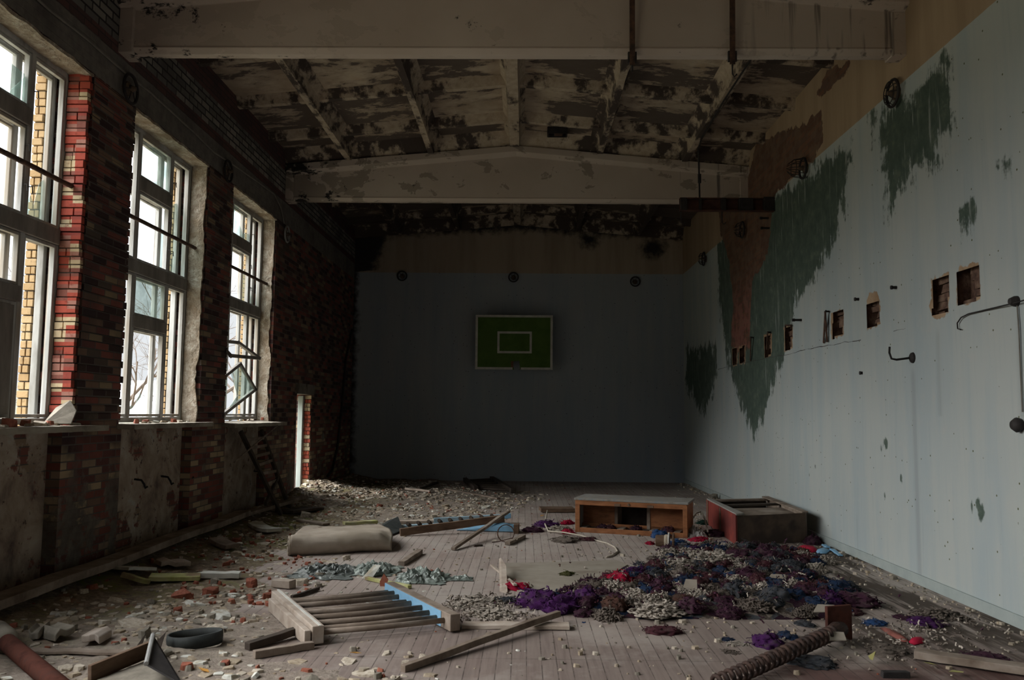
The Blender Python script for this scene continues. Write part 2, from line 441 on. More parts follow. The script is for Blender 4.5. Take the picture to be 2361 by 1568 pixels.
M['holebrick'] = simple('broken brick core', [(.06, .035, .028), (.15, .09, .065), (.24, .17, .12)], 9, bump=.02)
M['conc'] = simple('grey concrete', [(.14, .125, .105), (.24, .215, .18)], 7, bump=.008, dirt=(.09, .075, .06))

# ------------------------------------------------------------------ floor and outside ground
FARY = 20.21; NEARY = -9.8; XW = 4.07
WIN = [-.38, 2.65, 5.67, 8.65, 11.69]
WW = 2.09; SILL, HEAD = 1.45, 4.92
D0, D1, DH = 15.37, 16.44, 1.97
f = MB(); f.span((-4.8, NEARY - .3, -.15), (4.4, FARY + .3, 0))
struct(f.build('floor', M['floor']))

# ------------------------------------------------------------------ window wall
w = MB()
XO = -4.5
def piece(y0, y1, z0, z1, x0=XO, x1=-XW): pass
def slab(y0, y1, z0, z1, x1=-XW, x0=XO, mi=0): w.span((x0, y0, z0), (x1, y1, z1), mi)
CH = .0785
def pier(y0, y1, jag0, jag1):
    # coursed masonry whose corner bricks are chipped
    k = 0; z = SILL
    while z < HEAD - 1e-4:
        z1 = min(HEAD, z + CH)
        a = y0 + (rnd.uniform(-.012, .035) if jag0 else 0)
        b = y1 - (rnd.uniform(-.012, .03) if jag1 else 0)
        slab(a, b, z, z1 - .009, -XW + rnd.uniform(-.008, .003))
        slab(y0 + .02, y1 - .02, z1 - .009, z1, -XW - .012)
        z = z1
edges = []
prev = NEARY - .3
for y0 in WIN:
    near = y0 > 5
    if y0 > 2.7: pier(prev, y0, prev > 0, True)
    else: slab(prev, y0, SILL, HEAD)
    prev = y0 + WW
# masonry beyond the last window, with the narrow doorway
slab(prev, D0, 0, HEAD); slab(D1, FARY + .3, 0, HEAD); slab(D0, D1, DH + .2, HEAD)
slab(D0 - .12, D1 + .2, DH, DH + .2, -XW + .004, XO, 1)
slab(NEARY - .3, FARY + .3, HEAD, 6.55)
# breast walls with a recess below each window
prev = NEARY - .3
for y0 in WIN:
    a, b = y0 + .03, y0 + WW - .2
    slab(prev, a, 0, SILL)
    slab(a, b, 0, SILL, -XW - .13, XO, 2)
    prev = b
slab(prev, WIN[-1] + WW, 0, SILL)
wl = struct(w.build('wall_left', [M['lwall'], M['conc'], M['niche']]))
# jamb bricks set into the reveals
def jamb(name, yface, sgn, x0, x1, z0, z1, mat, dep=.055, ragx=.02):
    j = MB(); z = z0
    while z < z1 - 1e-4:
        zt = min(z1, z + CH)
        d = dep + rnd.uniform(-.012, .008)
        e = x1 + rnd.uniform(-ragx, .004)
        if rnd.random() < .5: j.span((x0, yface, z + .004), (e, yface + sgn * d, zt - .008))
        else:
            mx = x0 + (e - x0) * rnd.uniform(.35, .6)
            j.span((x0, yface, z + .004), (mx - .006, yface + sgn * (d - rnd.uniform(0, .01)), zt - .008))
            j.span((mx + .006, yface, z + .004), (e, yface + sgn * d, zt - .008))
        z = zt
    j.span((x0, yface, z0), (x1 - .02, yface + sgn * (dep - .025), z1), 1)
    return struct(j.build(name, [mat, M['mortar']], bevel=.004))
jamb('trim_1', WIN[2] + WW, -1, -4.285, -XW - .005, SILL, HEAD, M['jred'])
for i, k in enumerate((2, 3, 4)):
    jamb('trim_%d' % (2 + i), WIN[k] + WW + .02, -1, -4.6, -4.49, SILL - .1, HEAD, M['jyel'], .085)
    jamb('trim_%d' % (6 + i), WIN[k] - .02, 1, -4.6, -4.49, SILL - .1, HEAD, M['jyel'], .085)
jamb('trim_10', D1, -1, -4.2, -XW - .004, 0, DH, M['jmix'], .03)
# plastered reveals with a flaking front edge
def reveal(name, yf, sgn):
    g = MB(); nz, nx = 70, 6
    def fn(a, b):
        z = SILL + (HEAD - SILL) * a; xe = -XW - .01 - .05 * max(0, fbm(z * 2.3, yf, 3) + .25) - .02 * abs(fbm(z * 9, yf, 5))
        x = -4.285 + (xe + 4.285) * b
        return V((x, yf + sgn * (.022 + .012 * fbm(x * 7, z * 5, yf)), z))
    g.grid(fn, nz, nx)
    return struct(g.build(name, M['reveal'], solid=.03))
reveal('trim_11', WIN[3] + WW, -1); reveal('trim_12', WIN[4] + WW, -1)
# heads of the openings: rough plaster soffits
for i, k in enumerate((2, 3, 4)):
    g = MB()
    g.grid(lambda a, b: V((-4.29 + .222 * a, WIN[k] + WW * b, HEAD - .018 - .02 * fbm(a * 2, b * 9, k))), 6, 40)
    struct(g.build('trim_%d' % (13 + i), M['reveal'], solid=.03))
# outer skin of the facade
w = MB()
prev = NEARY - .3
for y0 in WIN:
    w.span((-4.58, prev, -1.2), (XO, y0 - .01, HEAD)); prev = y0 + WW + .01
    w.span((-4.58, y0 - .01, -1.2), (XO, y0 + WW + .01, SILL - .08))
w.span((-4.58, prev, -1.2), (XO, D0, HEAD)); w.span((-4.58, D1, -1.2), (XO, FARY + .3, HEAD)); w.span((-4.58, D0, DH), (XO, D1, HEAD))
w.span((-4.58, NEARY - .3, HEAD), (XO, FARY + .3, 6.9))
struct(w.build('wall_facade', M['jyel']))

# ------------------------------------------------------------------ painted wall with knocked-out holes
Y0R, ST = 4.2, .034
ny, nz = int((FARY - Y0R) / ST) + 1, int(6.5 / ST) + 1
YS = Y0R + np.arange(ny + 1) * (FARY - Y0R) / ny
ZS = np.arange(nz + 1) * 6.5 / nz
GY, GZ = np.meshgrid(YS, ZS, indexing='ij')
def sdf(poly, gy, gz):
    d = np.full(gy.shape, 1e9); ins = np.zeros(gy.shape, bool); n = len(poly)
    for i in range(n):
        (ay, az), (by, bz) = poly[i], poly[(i + 1) % n]
        ey, ez = by - ay, bz - az
        t = np.clip(((gy - ay) * ey + (gz - az) * ez) / (ey * ey + ez * ez + 1e-12), 0, 1)
        d = np.minimum(d, np.hypot(gy - ay - t * ey, gz - az - t * ez))
        c = ((az > gz) != (bz > gz)) & (gy < (by - ay) * (gz - az) / (bz - az + 1e-12) + ay)
        ins ^= c
    return np.where(ins, d, -d)
def wpoly(px): return [(rw(u, v).y, rw(u, v).z) for u, v in px]
GREEN = [[(1652, 560), (1700, 540), (1785, 450), (1880, 378), (1968, 305), (1975, 345), (1950, 470), (1905, 590), (1870, 655), (1838, 700), (1815, 790), (1800, 850), (1770, 930), (1738, 1015), (1712, 965), (1690, 880), (1672, 800), (1655, 700)],
         [(2000, 275), (2190, 120), (2204, 190), (2198, 280), (2170, 360), (2140, 400), (2085, 420), (2062, 510), (2040, 450), (2015, 330)],
         [(1582, 800), (1650, 790), (1657, 850), (1640, 920), (1627, 965), (1605, 930), (1582, 890)],
         [(2218, 470), (2240, 462), (2244, 490), (2228, 530), (2216, 520)], [(2285, 372), (2320, 380), (2318, 405), (2290, 398)]]
BRICK = [[(1745, 325), (1850, 288), (1893, 258), (1900, 330), (1872, 372), (1785, 455), (1775, 545), (1765, 605), (1737, 640), (1730, 720), (1730, 800), (1700, 815), (1685, 800), (1690, 700), (1680, 600), (1662, 540), (1655, 480), (1700, 430), (1728, 400)],
         [(1905, 160), (1968, 138), (1947, 168), (1908, 215), (1880, 228)]]
gr = np.max([np.clip(sdf(wpoly(p), GY, GZ), -.6, .45) for p in GREEN], 0)
for u, v, k in ((2042, 1022, .05), (2030, 1034, .03), (1880, 1076, .04), (1866, 1092, .035), (2040, 1145, .05), (2078, 1106, .045), (2240, 1168, .06), (2262, 1182, .07), (2255, 1160, .04), (1888, 1134, .03), (2075, 1148, .04)):
    q_ = rw(u, v); gr = np.maximum(gr, (k * .62 - np.hypot(GY - q_.y, (GZ - q_.z) * .7)) * 6)
br = np.max([np.clip(sdf(wpoly(p), GY, GZ), -.6, .6) for p in BRICK], 0)
# knocked-out holes: corners surveyed along the row
HOLES = [[(2207, 628), (2258, 608), (2258, 688), (2208, 702)], [(2150, 648), (2186, 634), (2188, 716), (2150, 730)],
         [(1998, 702), (2026, 690), (2028, 745), (2000, 758)], [(1920, 722), (1945, 716), (1944, 772), (1920, 780)],
         [(1809, 756), (1826, 752), (1826, 802), (1810, 808)], [(1763, 776), (1777, 770), (1778, 818), (1764, 824)],
         [(1705, 802), (1717, 798), (1717, 835), (1705, 838)], [(1689, 806), (1699, 803), (1699, 840), (1689, 843)]]
CHIP = [[(2205, 625), (2215, 612), (2240, 604), (2258, 606), (2262, 690), (2235, 702), (2206, 706)],
        [(2145, 640), (2160, 636), (2188, 628), (2189, 722), (2180, 732), (2160, 738), (2147, 728), (2140, 705), (2146, 690)],
        [(1997, 690), (2005, 676), (2020, 672), (2029, 688), (2030, 748), (2000, 764)],
        [(1915, 724), (1930, 714), (1946, 714), (1946, 774), (1916, 784)], [(1807, 752), (1828, 748), (1828, 804), (1808, 812)],
        [(1761, 772), (1780, 766), (1780, 820), (1762, 828)], [(1703, 798), (1719, 795), (1719, 838), (1704, 842)], [(1687, 802), (1701, 800), (1701, 842), (1688, 846)]]
hs = [sdf(wpoly(p), GY, GZ) for p in HOLES]
ch = np.max([np.clip(sdf(wpoly(p), GY, GZ), -.4, .2) for p in CHIP], 0)
def streakf(u, v0, v1, wd):
    a, b = rw(u, v0), rw(u, v1)
    return np.exp(-((GY - a.y) / wd) ** 2) * ((GZ < a.z) & (GZ > b.z)) * np.clip((a.z - GZ) * 6, 0, 1)
sk = np.maximum.reduce([streakf(2104, 830, 1340, .05), streakf(2160, 735, 960, .05) * .7, streakf(1820, 1000, 1150, .04) * .3, streakf(2347, 705, 960, .05) * .8, streakf(1975, 1170, 1300, .02) * .6])
CY, CZ = (GY[:-1, :-1] + GY[1:, 1:]) / 2, (GZ[:-1, :-1] + GZ[1:, 1:]) / 2
keep = np.ones(CY.shape, bool)
for p in HOLES:
    keep &= ~(sdf(wpoly(p), CY, CZ) > 0)
idx = np.arange((ny + 1) * (nz + 1)).reshape(ny + 1, nz + 1)
q = np.stack([idx[:-1, :-1], idx[1:, :-1], idx[1:, 1:], idx[:-1, 1:]], -1)[keep]
# paint skin bulges and dips a few millimetres
RX = np.full(GY.shape, XW)
verts = np.stack([RX, GY, GZ], -1).reshape(-1, 3)
me = bpy.data.meshes.new('wall_right')
# the rest of the wall: recess boxes and the backing behind the skin
mb = MB()
for p in HOLES:
    yz = wpoly(p); ya, yb = min(a for a, b in yz) - .03, max(a for a, b in yz) + .03
    za, zb = min(b for a, b in yz) - .03, max(b for a, b in yz) + .03
    xb = XW + .14
    mb.add([(XW, ya, za), (XW, yb, za), (XW, yb, zb), (XW, ya, zb), (xb, ya, za), (xb, yb, za), (xb, yb, zb), (xb, ya, zb)],
           [(4, 5, 6, 7), (0, 1, 5, 4), (1, 2, 6, 5), (2, 3, 7, 6), (3, 0, 4, 7)], 1)
    for k in range(5):   # broken bricks inside
        mb.box((xb - .03, rnd.uniform(ya + .05, yb - .05), za + (zb - za) * (k + .5) / 5), (.08, (yb - ya) * rnd.uniform(.4, .9), (zb - za) / 5.6), None, 1, .012)
mb.span((XW, NEARY - .3, 0), (XW + .001, Y0R, 6.5))
mb.span((XW + .32, NEARY - .3, -.1), (XW + .5, FARY + .3, 6.9))
mb.span((XW, NEARY - .3, 6.5), (XW + .4, FARY + .3, 6.7)); mb.span((XW, FARY, -.1), (XW + .4, FARY + .3, 6.7))
nv0 = len(verts)
allv = np.concatenate([verts, np.array([tuple(p) for p in mb.v])])
me.from_pydata(allv.tolist(), [], q.tolist() + [tuple(i + nv0 for i in f) for f in mb.f])
me.materials.append(M['rpaint']); me.materials.append(M['holebrick'])
me.polygons.foreach_set('material_index', [0] * len(q) + mb.mi)
for nm, arr, pad in (('green', gr, -.6), ('brick', br, -.6), ('chip', ch, -.4), ('streak', sk, 0)):
    a = me.attributes.new(nm, 'FLOAT', 'POINT')
    a.data.foreach_set('value', np.concatenate([arr.reshape(-1), np.full(len(mb.v), pad)]).astype(np.float32))
o = bpy.data.objects.new('wall_right', me); COL.objects.link(o); struct(o)
# cracks in the paint
ck = MB()
def crack(px, wd=.006):
    pts = [rw(u, v, XW - .0008) for u, v in px]; fine = []
    for a, b in zip(pts, pts[1:]):
        for k in range(6):
            p = a.lerp(b, k / 6); p.z += .012 * fbm(p.y * 6, p.z * 6, 2); fine.append(p)
    fine.append(pts[-1])
    for i, (a, b) in enumerate(zip(fine, fine[1:])):
        w0 = wd * (.6 + .6 * noise.noise(a * 5)); d = V((0, 0, w0))
        ck.add([a - d, b - d, b + d, a + d, a - d + V((.004, 0, 0)), b - d + V((.004, 0, 0)), b + d + V((.004, 0, 0)), a + d + V((.004, 0, 0))], [(0, 1, 2, 3), (4, 7, 6, 5)])
crack([(1655, 852), (1690, 842), (1730, 834), (1775, 824), (1820, 817), (1850, 808), (1890, 800), (1930, 793), (1985, 784)])
crack([(2060, 762), (2088, 757)], .004)
struct(ck.build('trim_16', simple('crack', [(.05, .05, .045), (.08, .075, .07)])))
# painted skirting board
b = MB(); b.span((XW - .022, NEARY, 0), (XW, FARY, .1))
struct(b.build('baseboard_right', simple('blue green skirting paint', [(.29, .335, .325), (.36, .4, .385)], 5, bump=.003), bevel=.004))

# ------------------------------------------------------------------ end walls
nx2, nz2 = 170, 140
g = MB(); g.grid(lambda a, b: V((-4.2 + 8.4 * a, FARY, 6.8 * b)), nx2, nz2)
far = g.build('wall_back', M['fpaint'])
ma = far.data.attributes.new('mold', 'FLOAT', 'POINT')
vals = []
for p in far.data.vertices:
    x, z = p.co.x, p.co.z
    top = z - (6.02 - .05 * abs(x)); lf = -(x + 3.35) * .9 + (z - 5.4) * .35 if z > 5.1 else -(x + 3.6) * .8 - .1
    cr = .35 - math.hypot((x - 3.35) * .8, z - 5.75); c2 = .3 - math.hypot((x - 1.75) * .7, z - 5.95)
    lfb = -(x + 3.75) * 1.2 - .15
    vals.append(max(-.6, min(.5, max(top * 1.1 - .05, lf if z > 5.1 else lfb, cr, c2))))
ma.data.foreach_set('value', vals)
struct(far)
b = MB(); b.span((-4.9, FARY + .02, -.2), (4.6, FARY + .3, 6.9)); b.span((-4.9, NEARY - .3, -.2), (4.6, NEARY, 6.9))
struct(b.build('wall_front', M['fpaint']))

# ------------------------------------------------------------------ ceiling: ribbed panels on pitched beams
def zr(x): return 6.31 - .088 * abs(x)          # underside of the long ribs
RIBX = [-4.07, -2.95, -1.5, -.03, 1.47, 2.95, 4.07]
BEAMS = [-9.67, -3.67, 2.33, 8.33, 14.33]
c = MB()
for x0, x1 in ((-4.9, 0), (0, 4.6)):
    a, b_ = zr(x0) + .27, zr(x1) + .27
    c.add([(x0, NEARY - .3, a), (x1, NEARY - .3, b_), (x1, FARY + .3, b_), (x0, FARY + .3, a), (x0, NEARY - .3, a + .2), (x1, NEARY - .3, b_ + .2), (x1, FARY + .3, b_ + .2), (x0, FARY + .3, a + .2)],
          [(3, 2, 1, 0), (4, 5, 6, 7), (0, 1, 5, 4), (1, 2, 6, 5), (2, 3, 7, 6), (3, 0, 4, 7)])
struct(c.build('ceiling', M['ceil']))
bays = [(-9.55, -3.8), (-3.55, 2.2), (2.45, 8.2), (8.45, 14.2), (14.45, FARY)]
for bi, (ya, yb) in enumerate(bays):
    r = MB()
    for k, x in enumerate(RIBX):
        wb = .16 if k == 3 else .1
        zb_, zt = zr(x), zr(x) + .3
        n = 14
        for s0 in ((0,) if 0 < k < 6 else ()):
            # tapered rib, fanning out where it meets the plate
            ws = wb / 2
            prof = [(-ws, zb_), (ws, zb_), (ws + .03, zb_ + .16), (ws + .13, zt), (-ws - .13, zt), (-ws - .03, zb_ + .16)]
            vs, fs = [], []
            for i in range(n + 1):
                y = ya + (yb - ya) * i / n
                sag = .006 * fbm(y * 3, x)
                vs += [(x + px + .006 * fbm(y * 5, x + px * 9), y, pz + sag) for px, pz in prof]
                if i:
                    q0 = 6 * (i - 1)
                    fs += [(q0 + j, q0 + (j + 1) % 6, q0 + 6 + (j + 1) % 6, q0 + 6 + j) for j in range(6)]
            r.add(vs, fs)
    for y in np.arange(8.74 - 18, FARY, 1.5):
        if not ya + .1 < y < yb - .1: continue
        for x0, x1 in ((-4.1, -.03), (-.03, 4.1)):
            d = .17
            prof = [(-.05, 0), (.05, 0), (.12, d), (-.12, d)]
            za, zb2 = zr(x0) + .3 - d, zr(x1) + .3 - d
            r.add([(x0, y + p, za + h) for p, h in prof] + [(x1, y + p, zb2 + h) for p, h in prof],
                  [(0, 1, 5, 4), (1, 2, 6, 5), (3, 0, 4, 7)])
    # haunch where the plate thickens over the beam
    for yy, s_ in ((ya, 1), (yb, -1)):
        for x0, x1 in ((-4.1, -.03), (-.03, 4.1)):
            r.add([(x0, yy, zr(x0) - .0), (x1, yy, zr(x1) - .0), (x1, yy + s_ * .2, zr(x1) + .29), (x0, yy + s_ * .2, zr(x0) + .29)], [(0, 1, 2, 3)])
    struct(r.build('ceiling_ribs' if bi == 0 else 'ceiling_ribs.%03d' % bi, M['rib']))
for bi, y in enumerate(BEAMS):
    b = MB()
    def sec(x, bev=0):
        zb_ = 5.35; zw = 6.17 - .092 * abs(x); zt = zr(x) + .02
        return [(-.05, zb_), (.05, zb_), (.1, zb_ + .055), (.09, zb_ + .075), (.085, zw), (.2, zw + .05), (.2, zt), (-.2, zt), (-.2, zw + .05), (-.085, zw), (-.09, zb_ + .075), (-.1, zb_ + .055)]
    xs = [-4.1, -2, 0, 2, 4.1]; vs, fs = [], []
    for i, x in enumerate(xs):
        vs += [(x, y + p, h) for p, h in sec(x)]
        if i:
            q0 = 12 * (i - 1); fs += [(q0 + j, q0 + (j + 1) % 12, q0 + 12 + (j + 1) % 12, q0 + 12 + j) for j in range(12)]
    b.add(vs, fs)
    b.span((-4.1, y - .13, 5.34), (-3.93, y + .13, 5.82)); b.span((3.93, y - .1, 5.34), (4.1, y + .1, 5.8))
    struct(b.build('ceiling_beam' if bi == 0 else 'ceiling_beam.%03d' % bi, M['beam'], bevel=.008))

# ------------------------------------------------------------------ the ground outside
g = MB()
g.grid(lambda a, b: V((-4.87 - 120 * a ** 2, -60 + 160 * b, -.95 + .5 * fbm(a * 9, b * 9, 4) * min(1, a * 3))), 40, 60)
struct(g.build('ground', simple('faded autumn grass', [(.15, .135, .09), (.22, .205, .15), (.25, .23, .18)], .8, bump=0, rand=False), smooth=True))
# ------------------------------------------------------------------ weathered window frames
M['wframe'] = simple('weathered white window wood', [(.22, .21, .19), (.38, .375, .355), (.5, .505, .49)], 5, (1, 1, .25), bump=.004, dirt=(.33, .29, .24))
M['wdark'] = simple('grey window wood', [(.16, .145, .13), (.3, .28, .25)], 5, (1, 1, .3), bump=.004)
M['rust'] = simple('rusted iron', [(.03, .02, .017), (.075, .042, .03), (.12, .065, .04)], 14, bump=.002, rough=.8)
M['black'] = simple('blackened iron', [(.018, .016, .016), (.04, .035, .033)], 12, bump=.002, rough=.7)
def glass():
    t = NT('dusty glass'); c = t.coords()
    tr = t.n('ShaderNodeBsdfTransparent'); tr.inputs[0].default_value = (.88, .95, .93, 1)
    gl = t.n('ShaderNodeBsdfGlossy'); gl.inputs['Roughness'].default_value = .06
    df = t.n('ShaderNodeBsdfDiffuse'); df.inputs[0].default_value = (.45, .52, .5, 1)
    a = t.n('ShaderNodeMixShader'); a.inputs[0].default_value = .1
    t.t.links.new(tr.outputs[0], a.inputs[1]); t.t.links.new(gl.outputs[0], a.inputs[2])
    b = t.n('ShaderNodeMixShader'); t.inp(b.inputs[0], t.math('ADD', .12, t.math('MULTIPLY', t.step(t.noise(c, 3, 4), .4, .7), .25)))
    t.t.links.new(a.outputs[0], b.inputs[1]); t.t.links.new(df.outputs[0], b.inputs[2])
    t.t.links.new(b.outputs[0], t.out.inputs[0]); return t.m
M['glass'] = glass()
def wall_glass(mb, poly, x, th=.004): mb.prism([(x, y, z) for y, z in poly], (th, 0, 0))
XI, XOUT = -4.33, -4.45
ZB, ZT = 1.5, HEAD - .02
ZM = (3.2, 3.35)
def rect_frame(mb, x, y0, y1, z0, z1, w, d):
    mb.span((x - d / 2, y0, z0), (x + d / 2, y0 + w, z1)); mb.span((x - d / 2, y1 - w, z0), (x + d / 2, y1, z1))
    mb.span((x - d / 2, y0 + w, z0), (x + d / 2, y1 - w, z0 + w)); mb.span((x - d / 2, y0 + w, z1 - w), (x + d / 2, y1 - w, z1))
def window(num, y0, low_mid_split, label):
    y0 += .015; y1 = y0 + WW - .03
    ca, cb = y0 + .6, y0 + 1.47
    r = struct(thing('window_%d' % num, label, 'window', (XI, (y0 + y1) / 2, ZB)))
    for nm, x, d in (('frame', XI, .075), ('outer_frame', XOUT, .065)):
        m_ = MB(); rect_frame(m_, x, y0, y1, ZB, ZT, .055, d)
        m_.build(nm, M['wframe'], r, bevel=.006)
    for y in (ca, cb):
        m_ = MB(); m_.span((XI - .035, y - .03, ZB + .05), (XI + .04, y + .03, ZT - .05)); m_.build('mullion', M['wframe'], r, bevel=.006)
        m_ = MB(); m_.span((XOUT - .03, y - .025, ZB + .05), (XOUT + .03, y + .025, ZT - .05)); m_.build('mullion', M['wframe'], r, bevel=.006)
    m_ = MB(); m_.span((XI - .05, y0 + .05, ZM[0]), (XI + .06, y1 - .05, ZM[1])); m_.span((XOUT - .04, y0 + .05, ZM[0]), (XOUT + .04, y1 - .05, ZM[1])); m_.build('transom', M['wdark'], r, bevel=.006)
    rows = [(ca, cb, 4.17, 4.33)] + ([(ca, cb, 2.58, 2.72)] if low_mid_split else [])
    for a, b, z0, z1 in rows:
        m_ = MB(); m_.span((XI - .05, a, z0), (XI + .055, b, z1)); m_.span((XOUT - .035, a, z0 + .02), (XOUT + .035, b, z1 - .02)); m_.build('transom', M['wdark'], r, bevel=.006)
    cells = {'A': (y0 + .05, ca - .02, ZM[1], ZT - .06), 'C': (cb + .02, y1 - .05, ZM[1], ZT - .06), 'a': (y0 + .05, ca - .02, ZB + .06, ZM[0]), 'c': (cb + .02, y1 - .05, ZB + .06, ZM[0]),
             'B': (ca + .02, cb - .02, ZM[1], 4.17), 'T': (ca + .02, cb - .02, 4.33, ZT - .06),
             'b': (ca + .02, cb - .02, ZB + .06, 2.58 if low_mid_split else ZM[0])}
    if low_mid_split: cells['t'] = (ca + .02, cb - .02, 2.72, ZM[0])
    for k, (a, b, z0, z1) in cells.items():
        m_ = MB()
        rect_frame(m_, XI + .012, a + .004, b - .004, z0 + .004, z1 - .004, .03, .04)
        if k not in 'ac': rect_frame(m_, XOUT + .01, a + .004, b - .004, z0 + .004, z1 - .004, .022, .035)
        s_ = m_.build('sash', M['wframe'], r, bevel=.004)
        if k in 'BC':   # little pull handles on the casement stiles
            h = MB(); yy = b - .02 if k == 'B' else a + .02
            for zz in (z0 + .28, z0 + (z1 - z0) * .78): h.tube([(XI + .03, yy, zz), (XI + .07, yy, zz), (XI + .075, yy, zz - .06)], .006, 6)
            h.build('handle', M['black'], s_)
    b_ = MB(); b_.tube([(-4.2, y0 - .1 + .1 * i * (WW + .1) / 1.0, 3.78 + .004 * fbm(i, y0)) for i in range(11)], .024, 10)
    b_.build('guard_bar', M['rust'], r, smooth=True)
    return r, cells
def shards(r, name, polys, x):
    for p in polys:
        g = MB(); wall_glass(g, p, x); g.build(name, M['glass'], r)
w1, c1 = window(1, WIN[2], True, 'tall grey window frame beside the red brick jamb, lower middle boarded')
w2, c2 = window(2, WIN[3], True, 'tall grey window frame between two brick piers, a full top pane')
w3, c3 = window(3, WIN[4], False, 'tall grey window frame closest to the narrow doorway')
a, b, z0, z1 = c1['T']; shards(w1, 'pane', [[(a, z0), (b, z0), (b, z0 + .08), (b - .05, z0 + .3), (a, z0 + .36)], [(b - .02, z0), (b - .02, z0 + .3), (b - .3, z0)]], XI)
a, b, z0, z1 = c1['C']; shards(w1, 'pane', [[(a, z0), (a + .12, z0), (a + .1, z0 + .1), (a + .04, z0 + .22), (a, z0 + .1)], [(a + .15, z0), (b, z0), (b, z0 + .5), (b - .1, z0 + .42), (b - .16, z0 + .2), (b - .22, z0 + .28)], [(a + .2, z0), (a + .3, z0), (a + .27, z0 + .34), (a + .22, z0 + .3)]], XOUT)
a, b, z0, z1 = c1['b']
g = MB(); g.span((XI - .01, a + .03, z0 + .03), (XI + .03, b - .02, z1 + .05)); g.span((XI + .03, a + .1, z0 + .1), (XI + .04, b - .09, z1 - .03))
g.build('board', M['wdark'], w1, bevel=.008)
a, b, z0, z1 = c2['T']; shards(w2, 'pane', [[(a, z0), (b, z0), (b, z1), (b - .4, z1 - .02), (a, z1 - .16)]], XI)
a, b, z0, z1 = c2['C']; shards(w2, 'pane', [[(a, z0), (b, z0), (b, z0 + 1.02), (b - .08, z0 + 1.0), (b - .16, z0 + .96), (a + .12, z0 + .82), (a + .03, z0 + .55), (a, z0 + .5)]], XOUT)
a, b, z0, z1 = c2['t']; shards(w2, 'pane', [[(a, z0), (b, z0), (b, z1), (a, z1 - .04)]], XI)
a, b, z0, z1 = c2['b']; shards(w2, 'pane', [[(a, z0), (b - .05, z0), (b - .1, z0 + .06), (b - .25, z0 + .3), (b - .38, z0 + .12), (a, z0 + .2)]], XOUT)
a, b, z0, z1 = c3['T']; shards(w3, 'pane', [[(a, z0), (b, z0), (b, z0 + .18), (b - .3, z0 + .12), (a, z0 + .5)], [(a, z1), (a, z1 - .2), (a + .4, z1)]], XI)
a, b, z0, z1 = c3['C']; shards(w3, 'pane', [[(a, z0), (b, z0), (b, z0 + .1), (b - .06, z0 + .32), (b - .14, z0 + .25), (b - .2, z0 + .5), (a + .15, z0 + .62), (a + .04, z0 + .5), (a, z0 + .45)]], XOUT)
# doorway: a pale timber frame without its leaf
d = struct(thing('door_1', 'narrow open doorway with pale timber posts beside the rubble pile', 'door', (-4.4, (D0 + D1) / 2, 0)))
m_ = MB(); m_.span((-4.31, D1 - .11, 0), (-4.215, D1 - .02, DH - .02)); m_.build('door_post', simple('pale green door paint', [(.3, .345, .32), (.43, .48, .45)], 4, (1, 1, .3), bump=.004), d, bevel=.006)
m_ = MB(); m_.span((-4.5, D0 + .0, 0), (-4.36, D0 + .07, DH - .02)); m_.build('door_post', M['wdark'], d, bevel=.006)
m_ = MB(); m_.span((-4.49, D0 + .07, DH - .1), (-4.37, D1 - .16, DH - .02)); m_.build('door_head', M['wdark'], d, bevel=.006)

# ------------------------------------------------------------------ window boards
M['sill'] = simple('dusty sill board', [(.17, .145, .115), (.31, .275, .225), (.4, .37, .31)], 5, (1, .4, 1), bump=.006)
for i, (ya, yb, dz, tilt) in enumerate(((WIN[2] - .1, WIN[2] + WW + .3, 0, 0), (WIN[3] - .06, WIN[3] + WW + .05, .0, 0), (WIN[4] - .1, WIN[4] + WW + .38, -.005, .03))):
    g = MB()
    def fn(a, b): return V((-4.3 + .41 * a + .012 * fbm(b * 7, a, i), ya + (yb - ya) * b, 1.465 + dz - tilt * a - .006 * abs(fbm(a * 3, b * 12, i))))
    g.grid(fn, 6, 44)
    struct(g.build('trim_%d' % (20 + i), M['sill'], solid=.055))
# ------------------------------------------------------------------ bare trees and roofs beyond the windows
M['bark'] = simple('bare bark', [(.075, .06, .05), (.14, .115, .1)], 8, bump=0)
M['twig'] = simple('dead stem', [(.05, .04, .035), (.1, .085, .07)], 8, bump=0)
def tree(name, label, base, h, seed, spread=.55, depth=5, r0=.12, group=None):
    r_ = random.Random(seed); mb = MB()
    def grow(p, d, L, r, k):
        pts = [p]; q = p.copy(); dd = d.copy()
        for i in range(4):
            dd = (dd + V((r_.gauss(0, .13), r_.gauss(0, .13), r_.gauss(0, .1) + .03))).normalized()
            q = q + dd * L / 4; pts.append(q.copy())
        mb.tube(pts, [r * (1 - .45 * i / 4) for i in range(5)], 4 if k > 1 else 6, cap=False)
        if k >= depth: return
        for j in range(r_.choice((2, 3, 3)) + (1 if k > 2 else 0)):
            ax = dd.orthogonal().normalized(); ax.rotate(Matrix.Rotation(r_.uniform(0, 6.28), 3, dd))
            nd = (dd + ax * r_.uniform(spread * .6, spread * 1.7)).normalized()
            s = pts[r_.choice((2, 3, 4, 4))]
            grow(s, nd, L * r_.uniform(.55, .82), r * .52, k + 1)
    grow(V(base), V((0, 0, 1)), h * .3, r0, 0)
    o = mb.build(name, M['bark'], None, origin=base)
    return tag(o, label, 'tree', group)
tree('bare_tree', 'bare tree with tangled branches seen through the window beside the red brick jamb', (-9.2, 16.2, -.9), 8.5, 3, .6, 5, .1)
tree('bare_tree', 'bare tree with drooping branches seen through the middle of three windows', (-8.6, 20.8, -.9), 9.5, 8, .6, 5, .11)
tree('bare_tree', 'bare tree seen through the window closest to the doorway', (-9.5, 29.5, -.9), 9, 15, .6, 5, .1)
